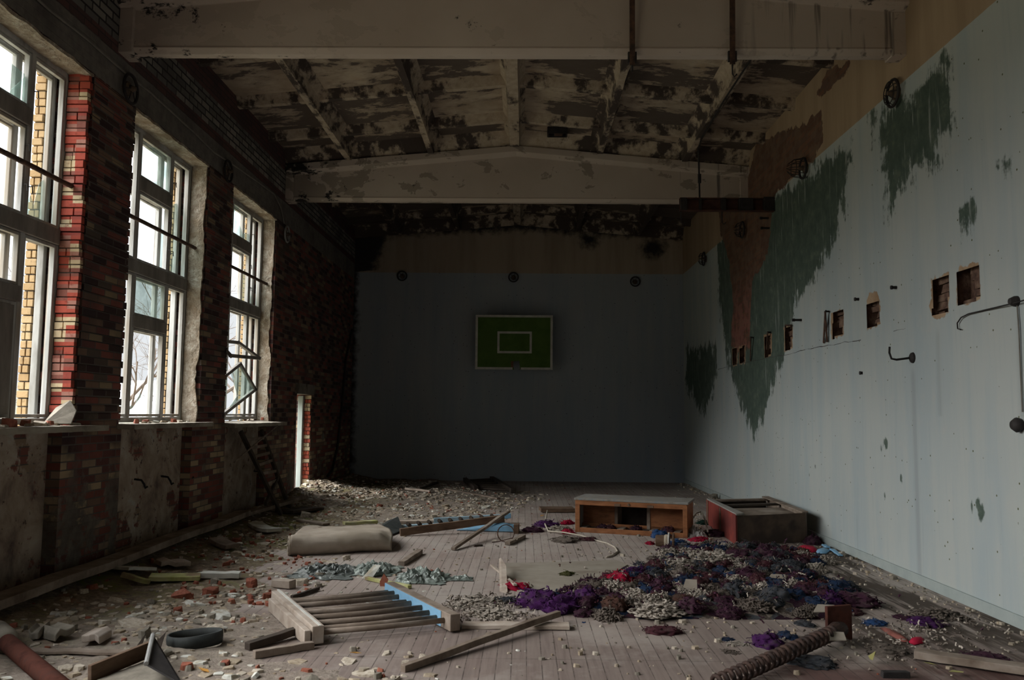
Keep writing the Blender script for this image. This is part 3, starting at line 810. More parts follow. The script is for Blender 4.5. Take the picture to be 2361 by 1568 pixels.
tree('bare_shrub', 'low bare shrub outside at the foot of the window beside the red brick jamb', (-7.6, 12.6, -.9), 4.4, 21, .75, 5, .045)
# distant wood and roofs
t = MB(); r_ = random.Random(5)
for i in range(420):
    y = r_.uniform(20, 150); x = -60 - r_.uniform(0, 25); h = r_.uniform(2.5, 6)
    c = V((x, y, -1 + h * .5))
    t.add([c + V((r_.gauss(0, .25), a * h * .33, b * h * .5 + r_.gauss(0, .3))) for a, b in ((-.6, -1), (.6, -1), (1, .1), (.4, .8), (0, 1.1), (-.5, .7), (-1, 0))] + [c + V((1.6, 0, 0)), c + V((-1.6, 0, 0))],
          [(i, (i + 1) % 7, 7) for i in range(7)] + [((i + 1) % 7, i, 8) for i in range(7)])
tag(t.build('treeline', simple('hazy wood', [(.16, .16, .14), (.24, .235, .2)], .5, bump=0)), 'hazy distant wood on the horizon outside', 'woods', None, 'stuff')
for i, (x, y, w_, l_, hh, lab) in enumerate(((-33, 76, 8, 6, 3.4, 'pale house with a steep roof far outside the middle window'), (-31, 67, 6, 5, 2.4, 'low white shed with a pitched roof far outside the middle window'))):
    r = thing('house', lab, 'house', (x, y, -.9))
    b = MB(); b.span((x - w_ / 2, y - l_ / 2, -1.2), (x + w_ / 2, y + l_ / 2, hh - 1.6)); b.build('house_walls', simple('whitewash', [(.6, .6, .58), (.75, .75, .73)], 2, bump=0), r)
    b = MB(); z0 = hh - 1.6
    b.prism([(x - w_ / 2 - .3, y - l_ / 2 - .3, z0), (x - w_ / 2 - .3, y + l_ / 2 + .3, z0), (x - w_ / 2 - .3, y, z0 + hh * .75)], (w_ + .6, 0, 0)); b.build('roof', simple('grey roofing', [(.4, .41, .43), (.55, .56, .57)], 2, bump=0), r)
# ------------------------------------------------------------------ basketball backboard
M['green'] = simple('green board paint', [(.07, .135, .025), (.1, .175, .04)], 4, bump=.002, dirt=(.085, .15, .035))
M['white'] = simple('chalky white paint', [(.5, .49, .45), (.66, .65, .6)], 8, bump=.002)
M['woodr'] = simple('raw split wood', [(.12, .06, .035), (.25, .14, .085)], 9, (1, 1, 6), bump=.006)
yb = FARY - .42
P0, P1 = at(1097, 726, yb), at(1274, 853, yb)
bx0, bx1, bz0, bz1 = P0.x, P1.x, P1.z, P0.z
bb = thing('basketball_backboard', 'green basketball backboard with white outlines and a torn lower notch on the far wall', 'backboard', ((bx0 + bx1) / 2, yb, bz0))
cx = (bx0 + bx1) / 2 + .02
g = MB()
n0, n1 = cx - .02, cx + .13
g.prism([(bx0, yb, bz0), (n0, yb, bz0), (n0 - .02, yb, bz0 + .12), (n0 - .05, yb, bz0 + .2), (n1 - .02, yb, bz0 + .21), (n1, yb, bz0 + .02), (n1 + .02, yb, bz0), (bx1, yb, bz0), (bx1, yb, bz1), (bx0, yb, bz1)], (0, .03, 0))
bd = g.build('board', M['green'], bb)
def lines(x0, x1, z0, z1, w, gap=None):
    m_ = MB(); a, b = yb - .004, yb + .001
    m_.span((x0, a, z0), (x0 + w, b, z1)); m_.span((x1 - w, a, z0), (x1, b, z1)); m_.span((x0 + w, a, z1 - w), (x1 - w, b, z1))
    if gap: m_.span((x0 + w, a, z0), (gap[0], b, z0 + w)); m_.span((gap[1], a, z0), (x1 - w, b, z0 + w))
    else: m_.span((x0 + w, a, z0), (x1 - w, b, z0 + w))
    return m_
lines(bx0, bx1, bz0, bz1, .055, (n0 - .03, n1 + .02)).build('border_line', M['white'], bb)
A, B = at(1147, 764, yb), at(1226, 815, yb)
lines(A.x, B.x, B.z, A.z, .052).build('target_line', M['white'], bb)
g = MB(); g.span((n0 - .07, yb - .003, bz0 + .05), (n0 - .01, yb + .02, bz0 + .2)); g.build('torn_edge', M['woodr'], bb)
for x in (bx0 + .35, bx1 - .35):
    g = MB()
    for z in (bz0 + .3, bz1 - .2): g.bar((x, yb + .06, z), (x, FARY - .002, z), .05, .05)
    g.span((x - .04, yb + .03, bz0 + .1), (x + .04, yb + .06, bz1 - .05))
    g.build('bracket', M['black'], bb)

# ------------------------------------------------------------------ caged bulkhead lamps
M['lampin'] = simple('broken lamp holder', [(.05, .04, .035), (.16, .11, .07)], 30, bump=.002)
def cage_lamp(pos, nrm, label, R=.13, basket=0, mat=None, group='caged wall lamps', inner=True):
    pos, nrm = V(pos), V(nrm)
    r = thing('wall_lamp', label, 'lamp', pos, group)
    mat = mat or M['black']
    g = MB(); g.lathe(pos - nrm * .01, pos + nrm * .05, [(0, R * .55), (.8, R * .5), (1, R * .3)], 16); g.build('base', M['lampin'] if inner else mat, r, smooth=False)
    g = MB(); g.ring(pos + nrm * .055, nrm, R, .016, 28, 8); g.build('rim', mat, r, smooth=True)
    g = MB(); a = nrm.orthogonal().normalized(); b = nrm.cross(a)
    if basket:
        for k in range(10):
            t_ = 2 * math.pi * k / 10; d = a * math.cos(t_) + b * math.sin(t_)
            g.tube([pos + nrm * .055 + d * R, pos + nrm * (.06 + basket * .6) + d * R * .85, pos + nrm * (.06 + basket) + d * R * .4], .005, 5)
        g.ring(pos + nrm * (.06 + basket * .6), nrm, R * .86, .005, 20, 5)
    else:
        for k in range(3):
            t_ = math.pi * k / 3 + .5; d = a * math.cos(t_) + b * math.sin(t_)
            g.tube([pos + nrm * .055 - d * R, pos + nrm * .07, pos + nrm * .055 + d * R * rnd.choice((1, .3))], .005, 5)
    g.build('cage', mat, r)
    g = MB(); g.lathe(pos + nrm * .03, pos + nrm * .11, [(0, .028), (.5, .035), (1, .02)], 10); g.build('lamp_holder', M['lampin'], r)
    return r
for u, v, lab in ((928, 637, 'round caged lamp on the far wall close to the window wall'), (1184, 640, 'round caged lamp on the far wall straight above the backboard'), (1464, 650, 'round caged lamp hanging a little lower on the far wall under a beige notch')):
    cage_lamp(at(u, v, FARY), (0, -1, 0), lab, .115)
for u, v, lab, bk in ((2070, 215, 'round rimmed lamp high on the painted wall, closest to the first beam', .06), (1860, 388, 'caged lamp with a wire basket on the painted wall between the beams', .2), (1718, 530, 'dark lamp on the bare brick patch of the painted wall', .12), (1628, 597, 'caged lamp at the paint line of the painted wall close to the far corner', .1)):
    cage_lamp(rw(u, v), (-1, 0, 0), lab, .14, bk)
M['greyring'] = simple('pale enamel ring', [(.22, .22, .21), (.34, .34, .33)], 10, bump=.002)
for u, v, lab, mt in ((290, 205, 'black round lamp on the window wall under the first beam', None), (518, 395, 'black round lamp on the brick pier beside the last window', None), (655, 540, 'pale broken ring lamp on the window wall past the last window', M['greyring'])):
    cage_lamp(lw(u, v), (1, 0, 0), lab, .15 if mt is None else .14, 0, mt)
# ------------------------------------------------------------------ steel cantilever with hooks, ropes and straps
M['channel'] = simple('red oxide steel', [(.05, .022, .018), (.1, .045, .03)], 8, bump=.003, rough=.75)
yt = 12.76
t0, t1 = at(1567, 472, yt), V((XW, yt, 4.94))
cb = thing('steel_bracket', 'rusty steel channel bracket sticking out from the painted wall', 'bracket', (XW, yt, 4.84))
g = MB(); zc = 4.93
for dz in (-.095, .095): g.bar((t0.x, yt, zc + dz), (XW, yt, zc + dz), .1, .016)
g.bar((t0.x, yt + .03, zc), (XW, yt + .03, zc), .012, .19)
g.build('channel_beam', M['channel'], cb)
for x, w_ in ((t0.x + .06, .1), (t0.x + .32, .03), (t0.x + .68, .07), (3.62, .22), (3.98, .17)):
    g = MB(); g.span((x - w_ / 2, yt - .055, zc - .1), (x + w_ / 2, yt + .03, zc + .1 + (.02 if x > 3.9 else 0))); g.build('stiffener', M['black'], cb, bevel=.004)
for x, L_ in ((t0.x + .02, .18), (t0.x + .66, .18)):
    g = MB(); g.tube([(x, yt, zc - .1), (x, yt, zc - .1 - L_), (x + .03, yt, zc - .13 - L_), (x + .06, yt, zc - .1 - L_)], .009, 6); g.build('hook', M['black'], cb)
g = MB(); rx = at(1613, 440, yt).x
g.tube([(rx, yt, zc + .1), (rx - .005, yt, 5.4), (rx - .01, yt, 5.83), (rx + .02, yt - .12, 5.98), (2.93, 11.2, 6.02), (2.94, 9.6, 6.02), (2.95, 8.55, 6.02)], .014, 6)
g.tube([(rx, yt, 5.28), (rx, yt, 5.42)], .026, 8)
tag(g.build('steel_cable', M['black']), 'dark cable running along a ceiling rib and down to the steel bracket', 'cable')
for i, (u, v1, lab) in enumerate(((1455, 150, 'flat rusty strap hanging in front of the first beam, closer to mid hall'), (1686, 148, 'flat rusty strap hanging in front of the first beam, with a hook at its tip'))):
    p1 = at(u + 3, v1, 8.2); x = p1.x
    r = thing('steel_strap', lab, 'strap', (x, 8.2, p1.z), 'straps on the first beam' if False else None)
    g = MB(); g.bar((x, 8.2, p1.z), (x - .01, 8.11, 6.3), .055, .014, (0, 1, 0)); g.build('strip', M['rust'], r)
    g = MB(); g.span((x - .045, 8.19, p1.z + .03), (x + .045, 8.225, p1.z + .14)); g.build('clamp', M['black'], r, bevel=.004)
    g = MB()
    if i: g.tube([(x, 8.21, p1.z), (x, 8.21, p1.z - .1), (x + .02, 8.21, p1.z - .13), (x + .045, 8.21, p1.z - .1)], .008, 6)
    else: g.tube([(x, 8.21, p1.z), (x, 8.21, p1.z - .06)], .01, 6)
    g.build('hook', M['black'], r)
# ceiling box
p = fl(1285, 299, 6.5)
r = thing('junction_box', 'dark open box recess in the ceiling panel beside the ridge rib', 'box', (p.x, p.y, 6.4))
g = MB()
a, b = .16, .1
for s_ in (-1, 1): g.span((p.x + s_ * a - .012, p.y - b, 6.40), (p.x + s_ * a + .012, p.y + b, 6.515)); g.span((p.x - a, p.y + s_ * b - .012, 6.40), (p.x + a, p.y + s_ * b + .012, 6.515))
g.build('box_wall', M['black'], r)
g = MB(); g.box((p.x + .02, p.y, 6.44), (.14, .1, .08)); g.build('terminal', M['rust'], r, bevel=.01)
# ------------------------------------------------------------------ cable along the window wall
g = MB(); pts = []
for u, v in ((25, -60), (110, 20), (200, 90), (285, 165), (345, 212), (400, 262), (450, 308), (492, 350), (545, 385), (598, 422), (632, 448), (648, 480), (655, 515)): 
    q_ = lw(u, v, -XW + .016); pts.append(q_)
g.tube(pts, .012, 6)
M['cable'] = simple('grey cable sheath', [(.16, .15, .13), (.24, .22, .19)], 8, bump=0)
tag(g.build('wall_cable', M['cable']), 'thin grey cable running along the concrete band above the windows', 'cable')
g = MB(); pts = [lw(u, v, -XW + .03) for u, v in ((812, 760), (797, 830), (792, 890), (786, 960), (778, 1030), (766, 1085), (755, 1098))]
g.tube(pts, .028, 6); tag(g.build('loose_hose', M['black']), 'black hose hanging on dark brick beside the far corner', 'hose')
q_ = lw(745, 1006, -XW + .012)
g = MB(); g.box(q_, (.015, .14, .13), Matrix.Rotation(.5, 3, 'X')); tag(g.build('paper_scrap', M['cable']), 'small pale scrap stuck to the brick beyond the doorway', 'scrap')
# ------------------------------------------------------------------ ironwork on the painted wall
def wall_hook(u, v, label):
    p = rw(u, v); r = thing('wall_hook', label, 'hook', p)
    g = MB(); g.lathe(p + V((.01, 0, 0)), p - V((.035, 0, 0)), [(0, .06), (.6, .05), (1, .02)], 12); g.build('base', M['black'], r)
    g = MB(); g.tube([p - V((.02, 0, 0)), p + V((-.16, .01, -.02)), p + V((-.21, .01, -.01)), p + V((-.23, .01, .05)), p + V((-.225, .01, .11))], .011, 8); g.build('hook', M['black'], r, smooth=True)
wall_hook(2105, 825, 'iron coat-like hook with a long drip stain beneath it')
p = rw(2345, 695); r = thing('wall_hook', 'round iron anchor holding a bent wire on the painted wall', 'anchor', p)
g = MB(); g.lathe(p + V((.01, 0, 0)), p - V((.06, 0, 0)), [(0, .045), (.5, .042), (1, .025)], 14); g.build('base', M['black'], r)
g = MB(); g.tube([rw(2375, 688, XW - .05), rw(2345, 697, XW - .05), rw(2300, 708, XW - .03), rw(2262, 717, XW - .02), rw(2232, 724, XW - .02), rw(2216, 732, XW - .02), rw(2207, 745, XW - .02), rw(2208, 758, XW - .02), rw(2215, 760, XW - .02)], .006, 6); g.build('wire', M['black'], r)
g = MB(); g.tube([rw(2345, 705, XW - .015), rw(2349, 760, XW - .015), rw(2353, 860, XW - .012), rw(2357, 950, XW - .012)], .006, 6); g.build('stay_wire', M['cable'], r)
p = rw(2354, 980); g = MB(); g.lathe(p, p - V((.07, 0, 0)), [(0, .05), (.5, .06), (1, .035)], 14)
tag(g.build('anchor_boss', M['black'], None, True, origin=p), 'dark round knob below the wire anchor', 'boss')
for u, v, L_, lab in ((1980, 690, .05, 'short bolt beside the arched hole with a bricked patch'), (2067, 663, .06, 'short bolt between the arched hole and the pair of big holes'), (1848, 738, .13, 'long dark peg above the row of holes at the edge of the green stain'), (1988, 860, .03, 'small dark bolt under the row of holes'), (1772, 503, .14, 'upper of two pegs just below the steel bracket'), (1774, 526, .14, 'lower of two pegs just below the steel bracket')):
    p = rw(u, v); g = MB(); g.lathe(p, p - V((L_, 0, 0)), [(0, .018), (.7, .016), (.72, .022), (1, .022)], 10)
    tag(g.build('wall_bolt', M['black'], None, origin=p), lab, 'bolt')
def flat_iron(u, v0, v1, label, lean=0, two=False):
    a, b = rw(u, v0, XW - .05), rw(u + lean, v1, XW - .02)
    r = thing('iron_bar', label, 'bar', b)
    g = MB(); g.bar(b, a, .04, .012, (1, 0, 0)); g.build('bar', M['rust'], r)
    if two:
        b2 = rw(u + lean + 8, v1 - 2, XW - .02); g = MB(); g.bar(b2, a + V((0, .01, 0)), .04, .012, (1, 0, 0)); g.build('bar', M['rust'], r)
    g = MB(); g.tube([a + V((.05, 0, 0)), a, a + V((-.01, -.05, .0))], .012, 6); g.build('pin', M['black'], r)
flat_iron(1903, 718, 791, 'pair of rusty flat irons hanging beside a square hole', -4, True)
flat_iron(1731, 778, 832, 'single rusty flat iron hanging under the peeled patch', -1)
flat_iron(1770, 766, 806, 'rusty iron strip over a narrow hole under the green stain', -2)
p = rw(1811, 750, XW - .03); g = MB(); g.tube([rw(1811, 762, XW - .02), rw(1811, 750, XW - .03), rw(1824, 750, XW - .03), rw(1824, 758, XW - .02)], .012, 6)
tag(g.build('iron_staple', M['rust']), 'bent iron staple at the top of a narrow hole', 'staple')
# ------------------------------------------------------------------ dirt on the boards
def dirt_edge(y):
    pts = [(4.5, -.35), (5.6, -.7), (6.3, -1.0), (7, -1.7), (8, -1.5), (9, -1.9), (10.5, -2.0), (12, -1.0), (13, -.3), (15, .5), (17, .4), (19, -.6), (20.2, -1)]
    for (a, b), (c, d) in zip(pts, pts[1:]):
        if y <= c: return b + (d - b) * max(0, (y - a)) / (c - a)
    return pts[-1][1]
def dirt_h(x, y):
    e = dirt_edge(y) + .55 * fbm(x * .9, y * .9, 2) + .15 * fbm(x * 4, y * 4, 5)
    s_ = smooth01(e + .15, e - 1.5, x) if False else smooth01(0, 1, (e - x) / 1.6)
    h = -.012 + s_ * (.045 + .025 * fbm(x * 2.2, y * 2.2, 1) + .014 * fbm(x * 9, y * 9, 3))
    h += .11 * smooth01(-3.2, -4.0, x) if x < -3.2 else 0
    d = math.hypot((x + 3.75), (y - 16.2) * .8)
    h += .13 * smooth01(1, 0, d / 1.5) * (1 + .4 * fbm(x * 4, y * 4, 8))
    return h
def dirt_mat():
    t = NT('earth moss and brick dust'); c = t.coords(); n1 = t.noise(c, 1.1, 5, .65); n2 = t.noise(c, 14, 6, .75); n3 = t.noise(c, 4, 5, .7); x, y, z = t.xyz(c)
    col = t.ramp(n2, [(.3, (.075, .056, .04)), (.5, (.19, .145, .1)), (.68, (.34, .28, .215))])
    ms = t.math('MULTIPLY', t.step(t.math('ADD', n1, t.math('MULTIPLY', n3, .4)), .66, .8), t.step(x, -1.2, -2.4))
    col = t.mix(t.math('MULTIPLY', ms, t.step(n2, .4, .6)), col, (.14, .145, .03))
    col = t.mix(t.math('MULTIPLY', t.step(n3, .57, .67), .55), col, (.26, .1, .06))
    dust = t.step(t.math('ADD', t.math('ADD', x, t.math('MULTIPLY', t.step(y, 7.5, 6.2), .9)), t.math('MULTIPLY', n1, 1.4)), -2.1, -1.1)
    col = t.mix(t.math('MULTIPLY', dust, .75), col, t.ramp(n2, [(.35, (.21, .175, .145)), (.65, (.38, .325, .28))]))
    return t.bsdf(col, .95, t.bump(t.math('ADD', n2, n3), .02, .9))
M['dirt'] = dirt_mat()
g = MB(); g.grid(lambda a, b: V((-4.05 + 5.6 * a, 4.4 + 15.7 * b, dirt_h(-4.05 + 5.6 * a, 4.4 + 15.7 * b))), 120, 330)
tag(g.build('dirt_layer', M['dirt'], smooth=True), 'brown earth, moss and brick dust spread along the window wall', 'dirt', None, 'stuff')
def gz(x, y): return max(0.0, dirt_h(x, y)) if x < 1.5 else 0.0
def gp(u, v, lift=0.0):
    p = fl(u, v, 0)
    for _ in range(3): p = fl(u, v, gz(p.x, p.y) + lift)
    return p

# ------------------------------------------------------------------ woods and paints
M['oldwood'] = simple('grey weathered wood', [(.13, .095, .07), (.24, .19, .15), (.34, .29, .245)], 4, (1, 1, 1), bump=.006, dirt=(.17, .13, .1))
M['palewood'] = simple('dusty pale wood', [(.3, .24, .19), (.42, .35, .29), (.5, .44, .38)], 5, bump=.005)
M['brownwood'] = simple('brown stained wood', [(.085, .052, .034), (.15, .095, .062), (.185, .125, .085)], 4, (1, 1, 3), bump=.004)
M['orangewood'] = simple('varnished orange wood', [(.18, .072, .03), (.28, .112, .045), (.34, .145, .062)], 4, (1.2, 3, 5), bump=.003, rough=.6)
M['darkwood'] = simple('dark damp wood', [(.035, .027, .022), (.085, .065, .05)], 5, bump=.005)
M['blue'] = simple('sky blue paint', [(.16, .33, .5), (.22, .42, .6), (.2, .37, .52)], 5, bump=.002, rough=.6)
M['pblue'] = simple('dusty blue paint', [(.22, .32, .38), (.3, .42, .5), (.36, .4, .4)], 5, bump=.002)
M['redpaint'] = simple('faded red oxide paint', [(.15, .028, .021), (.21, .04, .03), (.18, .036, .028)], 4, bump=.003, dirt=(.13, .028, .024))
M['plaster'] = simple('plaster crumbs', [(.3, .25, .19), (.45, .39, .31), (.58, .53, .45)], 7, bump=.006)
M['chipwhite'] = simple('whitewashed plaster', [(.5, .5, .45), (.66, .66, .6)], 7, bump=.004, dirt=(.38, .34, .26))
M['redbrick'] = simple('red brick shard', [(.19, .06, .04), (.28, .09, .055), (.34, .14, .09)], 8, bump=.006)
M['stone'] = simple('grey stone', [(.17, .15, .12), (.29, .26, .21)], 8, bump=.006)
M['moss'] = simple('mossy board', [(.3, .32, .09), (.46, .46, .2), (.5, .48, .32)], 5, bump=.005, dirt=(.27, .2, .12))
M['rubber'] = simple('perished rubber', [(.022, .026, .026), (.05, .055, .052)], 9, bump=.002, rough=.7)
M['board'] = simple('dusty hardboard', [(.27, .235, .19), (.36, .32, .265)], 3, bump=.002, dirt=(.23, .19, .15))

# ------------------------------------------------------------------ wall-bar ladder lying in front
def rail_pts(u0, v0, u1, v1, h): return gp(u0, v0, h), gp(u1, v1, h)
a0, a1 = gp(733, 1490), gp(636, 1402)
b0, b1 = gp(1050, 1460), gp(898, 1378)
for q_ in (a0, a1, b0, b1): q_.z = 0
lad = thing('gym_ladder', 'broken wall-bar ladder lying flat with one sky blue rail', 'wall bars', (a0 + b1) / 2)
H = .1; zc = .075
up = V((0, 0, zc))
g = MB(); g.bar(a0 + up, a1 + up + V((0, 0, .01)), .085, .125, n=6, wob=.002); ra = g.build('rail', M['palewood'], lad, bevel=.006)
g = MB(); d_ = (a1 - a0).normalized(); sd = d_.cross(V((0, 0, 1))).normalized()
g.bar(a0 + V((0, 0, zc + .063)) + sd * .012, a1 + V((0, 0, zc + .075)) + sd * .012, .02, .006); g.build('groove', M['white'], ra)
g = MB(); g.bar(a0 + V((0, 0, zc - .01)) - sd * .075 - d_ * .0, a1.lerp(a0, .1) + V((0, 0, zc - .01)) - sd * .07, .045, .1); g.build('rail', M['palewood'], lad, bevel=.005)
g = MB(); g.bar(b0 + up, b1 + up, .085, .125, n=6, wob=.002); rb = g.build('rail', M['oldwood'], lad, bevel=.006)
g = MB(); db = (b1 - b0).normalized(); sb = db.cross(V((0, 0, 1))).normalized()
side = -1 if (a0 - b0).dot(sb) < 0 else 1
g.bar(b0.lerp(b1, .12) + up + sb * side * .045, b1 + up + sb * side * .045, .004, .115); g.build('painted_face', M['blue'], rb)
for k, (t_, dz) in enumerate(((.06, 0), (.16, -.008), (.27, .0), (.38, .01), (.55, 0), (.63, -.01), (.76, 0), (.84, .01), (.95, -.01))):
    p, q_ = a0.lerp(a1, t_), b0.lerp(b1, t_ * .97 + .02)
    g = MB(); w_ = (q_ - p).normalized()
    g.tube([p + w_ * .03 + V((0, 0, zc + dz)), p.lerp(q_, .5) + V((0, 0, zc + dz - .005)), q_ - w_ * .03 + V((0, 0, zc + dz))], .021, 8); g.build('rung', M['oldwood'], lad, smooth=True)

def plank(name, label, p, q_, w_, h_, mat, cat='plank', group=None, n=5, wob=.004, bev=.004):
    g = MB(); c_ = (V(p) + V(q_)) / 2; g.bar(p, q_, w_, h_, n=n, wob=wob)
    return tag(g.build(name, mat, None, bevel=bev, origin=c_), label, cat, group)
def up_(p, dz): return V(p) + V((0, 0, dz))
plank('wooden_pole', 'long straight wooden pole lying across the board beside the ladder', up_(fl(928, 1550), .025), up_(fl(1288, 1436), .075), .045, .045, M['oldwood'], 'pole')
plank('plank', 'short wide plank lying flat against the end of the blue ladder rail', up_(fl(1066, 1446), .018), up_(fl(1313, 1450), .018), .13, .03, M['palewood'])
plank('plank', 'dark splintered plank end poking from under the ladder towards the black ring', up_(gp(570, 1500), .03), up_(gp(690, 1468), .05), .06, .05, M['darkwood'])
plank('plank', 'brown batten under the near corner of the ladder', up_(gp(585, 1518), .025), up_(gp(722, 1496), .025), .05, .05, M['oldwood'])
plank('wooden_stick', 'thin dark stick lying just beyond the pale ladder rail', up_(gp(672, 1383), .02), up_(gp(735, 1362), .02), .03, .03, M['darkwood'], 'stick')
plank('wooden_stick', 'short stick lying across the floorboards under the long pole', up_(fl(1108, 1480), .012), up_(fl(1128, 1463), .012), .03, .02, M['oldwood'], 'stick')
plank('wooden_stick', 'short dusty stick standing off the pile of crumpled plastic', up_(gp(925, 1305), .02), up_(gp(968, 1277), .03), .07, .05, M['oldwood'], 'stick')
plank('wooden_stick', 'long dark lath resting on the broken blue ladder, pointing to the camera', up_(fl(1045, 1270), .02), up_(fl(1172, 1219), .245), .05, .035, M['oldwood'], 'lath')
plank('wooden_stick', 'short split batten lying beside a loop of wire', up_(fl(1170, 1258), .025), up_(fl(1207, 1240), .025), .07, .04, M['oldwood'], 'batten')
plank('wooden_stick', 'tiny dark lath on bare floorboards near the long lath', up_(fl(1092, 1261), .012), up_(fl(1112, 1259), .012), .03, .02, M['darkwood'], 'lath')
plank('plank', 'long brown beam lying along the foot of the window wall', up_(lw(-60, 1408, -3.74), 0), up_(lw(562, 1183, -3.74), 0), .2, .07, M['oldwood'], 'beam', None, 10, .008)
plank('plank', 'narrow batten beside the long beam under the windows', up_(gp(75, 1366), .05), up_(gp(285, 1296), .06), .07, .05, M['oldwood'], 'batten')
plank('plank', 'dusty plank running from the long beam towards the doorway', up_(gp(480, 1222), .05), up_(gp(702, 1153), .06), .12, .05, M['oldwood'], 'plank', None, 8, .01)
plank('plank', 'short grey board lying beside the dusty plank close to the leaning wall bars', up_(gp(655, 1184), .03), up_(gp(728, 1176), .03), .3, .04, M['darkwood'])
plank('plank', 'yellowish board fragment on moss behind the dusty plank', up_(gp(690, 1203), .02), up_(gp(752, 1212), .02), .12, .03, M['oldwood'])
plank('plank', 'wide weathered plank at the lower corner beside oxblood boards', up_(fl(2110, 1520), .04), up_(fl(2420, 1566), .04), .12, .05, M['oldwood'], 'plank')
plank('plank', 'thin dark strip of board across the dirt by the rusty pipe', up_(gp(62, 1508), .02), up_(gp(345, 1511), .02), .08, .02, M['oldwood'])
plank('wooden_stick', 'thin lath lying before the far wall beside the small ladder', up_(gp(1030, 1130), .02), up_(gp(1150, 1152), .02), .08, .03, M['oldwood'], 'lath')
plank('wooden_stick', 'dark lath lying in rubble at the far end', up_(gp(965, 1133), .05), up_(gp(1008, 1118), .05), .06, .05, M['darkwood'], 'lath')
plank('wooden_stick', 'thin pale lath half buried in the far rubble', up_(gp(935, 1131), .04), up_(gp(992, 1137), .04), .05, .04, M['palewood'], 'lath')
plank('plank', 'rough board lying behind the wool beside the orange box', up_(fl(1245, 1180), .04), up_(fl(1322, 1180), .04), .35, .06, M['brownwood'])
plank('wooden_stick', 'dark lath leaning in the doorway against its pale post', V((-4.28, 15.75, .0)) + V((.1, 0, .1)), V((-4.3, 16.2, .62)), .05, .03, M['darkwood'], 'lath')
# yellow-green boards in the dirt
plank('plank', 'mossy yellow board speckled with brick crumbs in the dirt', up_(gp(345, 1341), .04), up_(gp(462, 1340), .04), .2, .04, M['moss'])
plank('plank', 'whitish board end continuing the mossy yellow board', up_(gp(464, 1334), .04), up_(gp(553, 1335), .04), .13, .05, M['chipwhite'])
plank('plank', 'speckled pale board behind the mossy yellow board', up_(gp(275, 1322), .05), up_(gp(340, 1322), .05), .22, .03, M['chipwhite'])
plank('plank', 'thin greenish board edge before the speckled pale board', up_(gp(280, 1335), .04), up_(gp(345, 1350), .03), .06, .04, M['moss'])
for (u0, v0, u1, v1, lab, mt) in ((365, 1303, 432, 1306, 'broad pale slab of plaster in the mossy dirt', 'palewood'), (590, 1216, 630, 1230, 'whitish slab tipped on the mossy dirt', 'chipwhite'), (494, 1255, 538, 1270, 'grey board piece with a pale face in the red dirt', 'oldwood'), (200, 1480, 245, 1478, 'big pale slab at the edge of the dark dirt, first of two', 'palewood'), (110, 1476, 155, 1464, 'rounded pale slab beside the rusty pipe', 'stone'), (75, 1468, 105, 1465, 'small rounded slab next to the pipe collar', 'stone')):
    plank('plaster_slab', lab, up_(gp(u0, v0), .04), up_(gp(u1, v1), .045), .2, .05, M[mt], 'slab', None, 4, .02, .008)

# ------------------------------------------------------------------ rusty pipe and bent sheet in the lower corner
p, q_ = up_(gp(12, 1508), .08), up_(fl(175, 1650), .075)
r = thing('rusty_pipe', 'thick rusty red-brown pipe in the lower corner of the dirt floor', 'pipe', p)
M['pipe'] = simple('rust red pipe', [(.05, .02, .016), (.095, .036, .026), (.07, .035, .028)], 6, bump=.004, rough=.95, spec=.1)
g = MB(); g.lathe(p, q_, [(0, .05), (.02, .056), (1, .056)], 20); g.build('barrel', M['pipe'], r, smooth=True)
g = MB(); dd = (p - q_).normalized(); g.lathe(p + dd * .3, p - dd * .03, [(0, .07), (.1, .085), (.8, .085), (1, .065)], 20); g.build('collar', M['stone'], r, smooth=True)
r = thing('metal_tray', 'bent dark metal tray with a brown rim in the lower corner', 'tray', gp(300, 1550))
g = MB(); g.bar(up_(gp(205, 1578), .06), up_(gp(350, 1520), .07), .03, .1); g.build('rim', M['brownwood'], r, bevel=.004)
g = MB(); a, b, c_, d2 = up_(gp(350, 1515), .13), up_(gp(335, 1575), .1), up_(gp(420, 1590), .02), up_(gp(385, 1530), .02)
g.prism([a, b, c_, d2], (0, .01, .006)); g.build('side', M['black'], r)
g = MB(); g.tube([a + V((0, 0, .01)), b + V((0, 0, .01))], .014, 8); g.build('edge', M['greyring'], r)
g = MB(); g.prism([up_(gp(205, 1582), .012), up_(gp(350, 1525), .012), up_(gp(420, 1590), .012), up_(gp(260, 1640), .012)], (0, 0, .006)); g.build('bottom', M['stone'], r)
for (u, v, du, lab) in ((312, 1500, 18, 'small upright grey shard standing in the dirt beside the tray, narrow one'), (352, 1498, 30, 'dark upright shard standing in the dirt beside the tray, wider one')):
    a = gp(u - du / 2, v + 3); b = gp(u + du / 2, v + 2); g = MB()
    g.prism([a - V((0, 0, .01)), b - V((0, 0, .01)), b + V((.01, .06, .1))], (0, .012, .004)); tag(g.build('metal_shard', M['darkwood']), lab, 'shard')
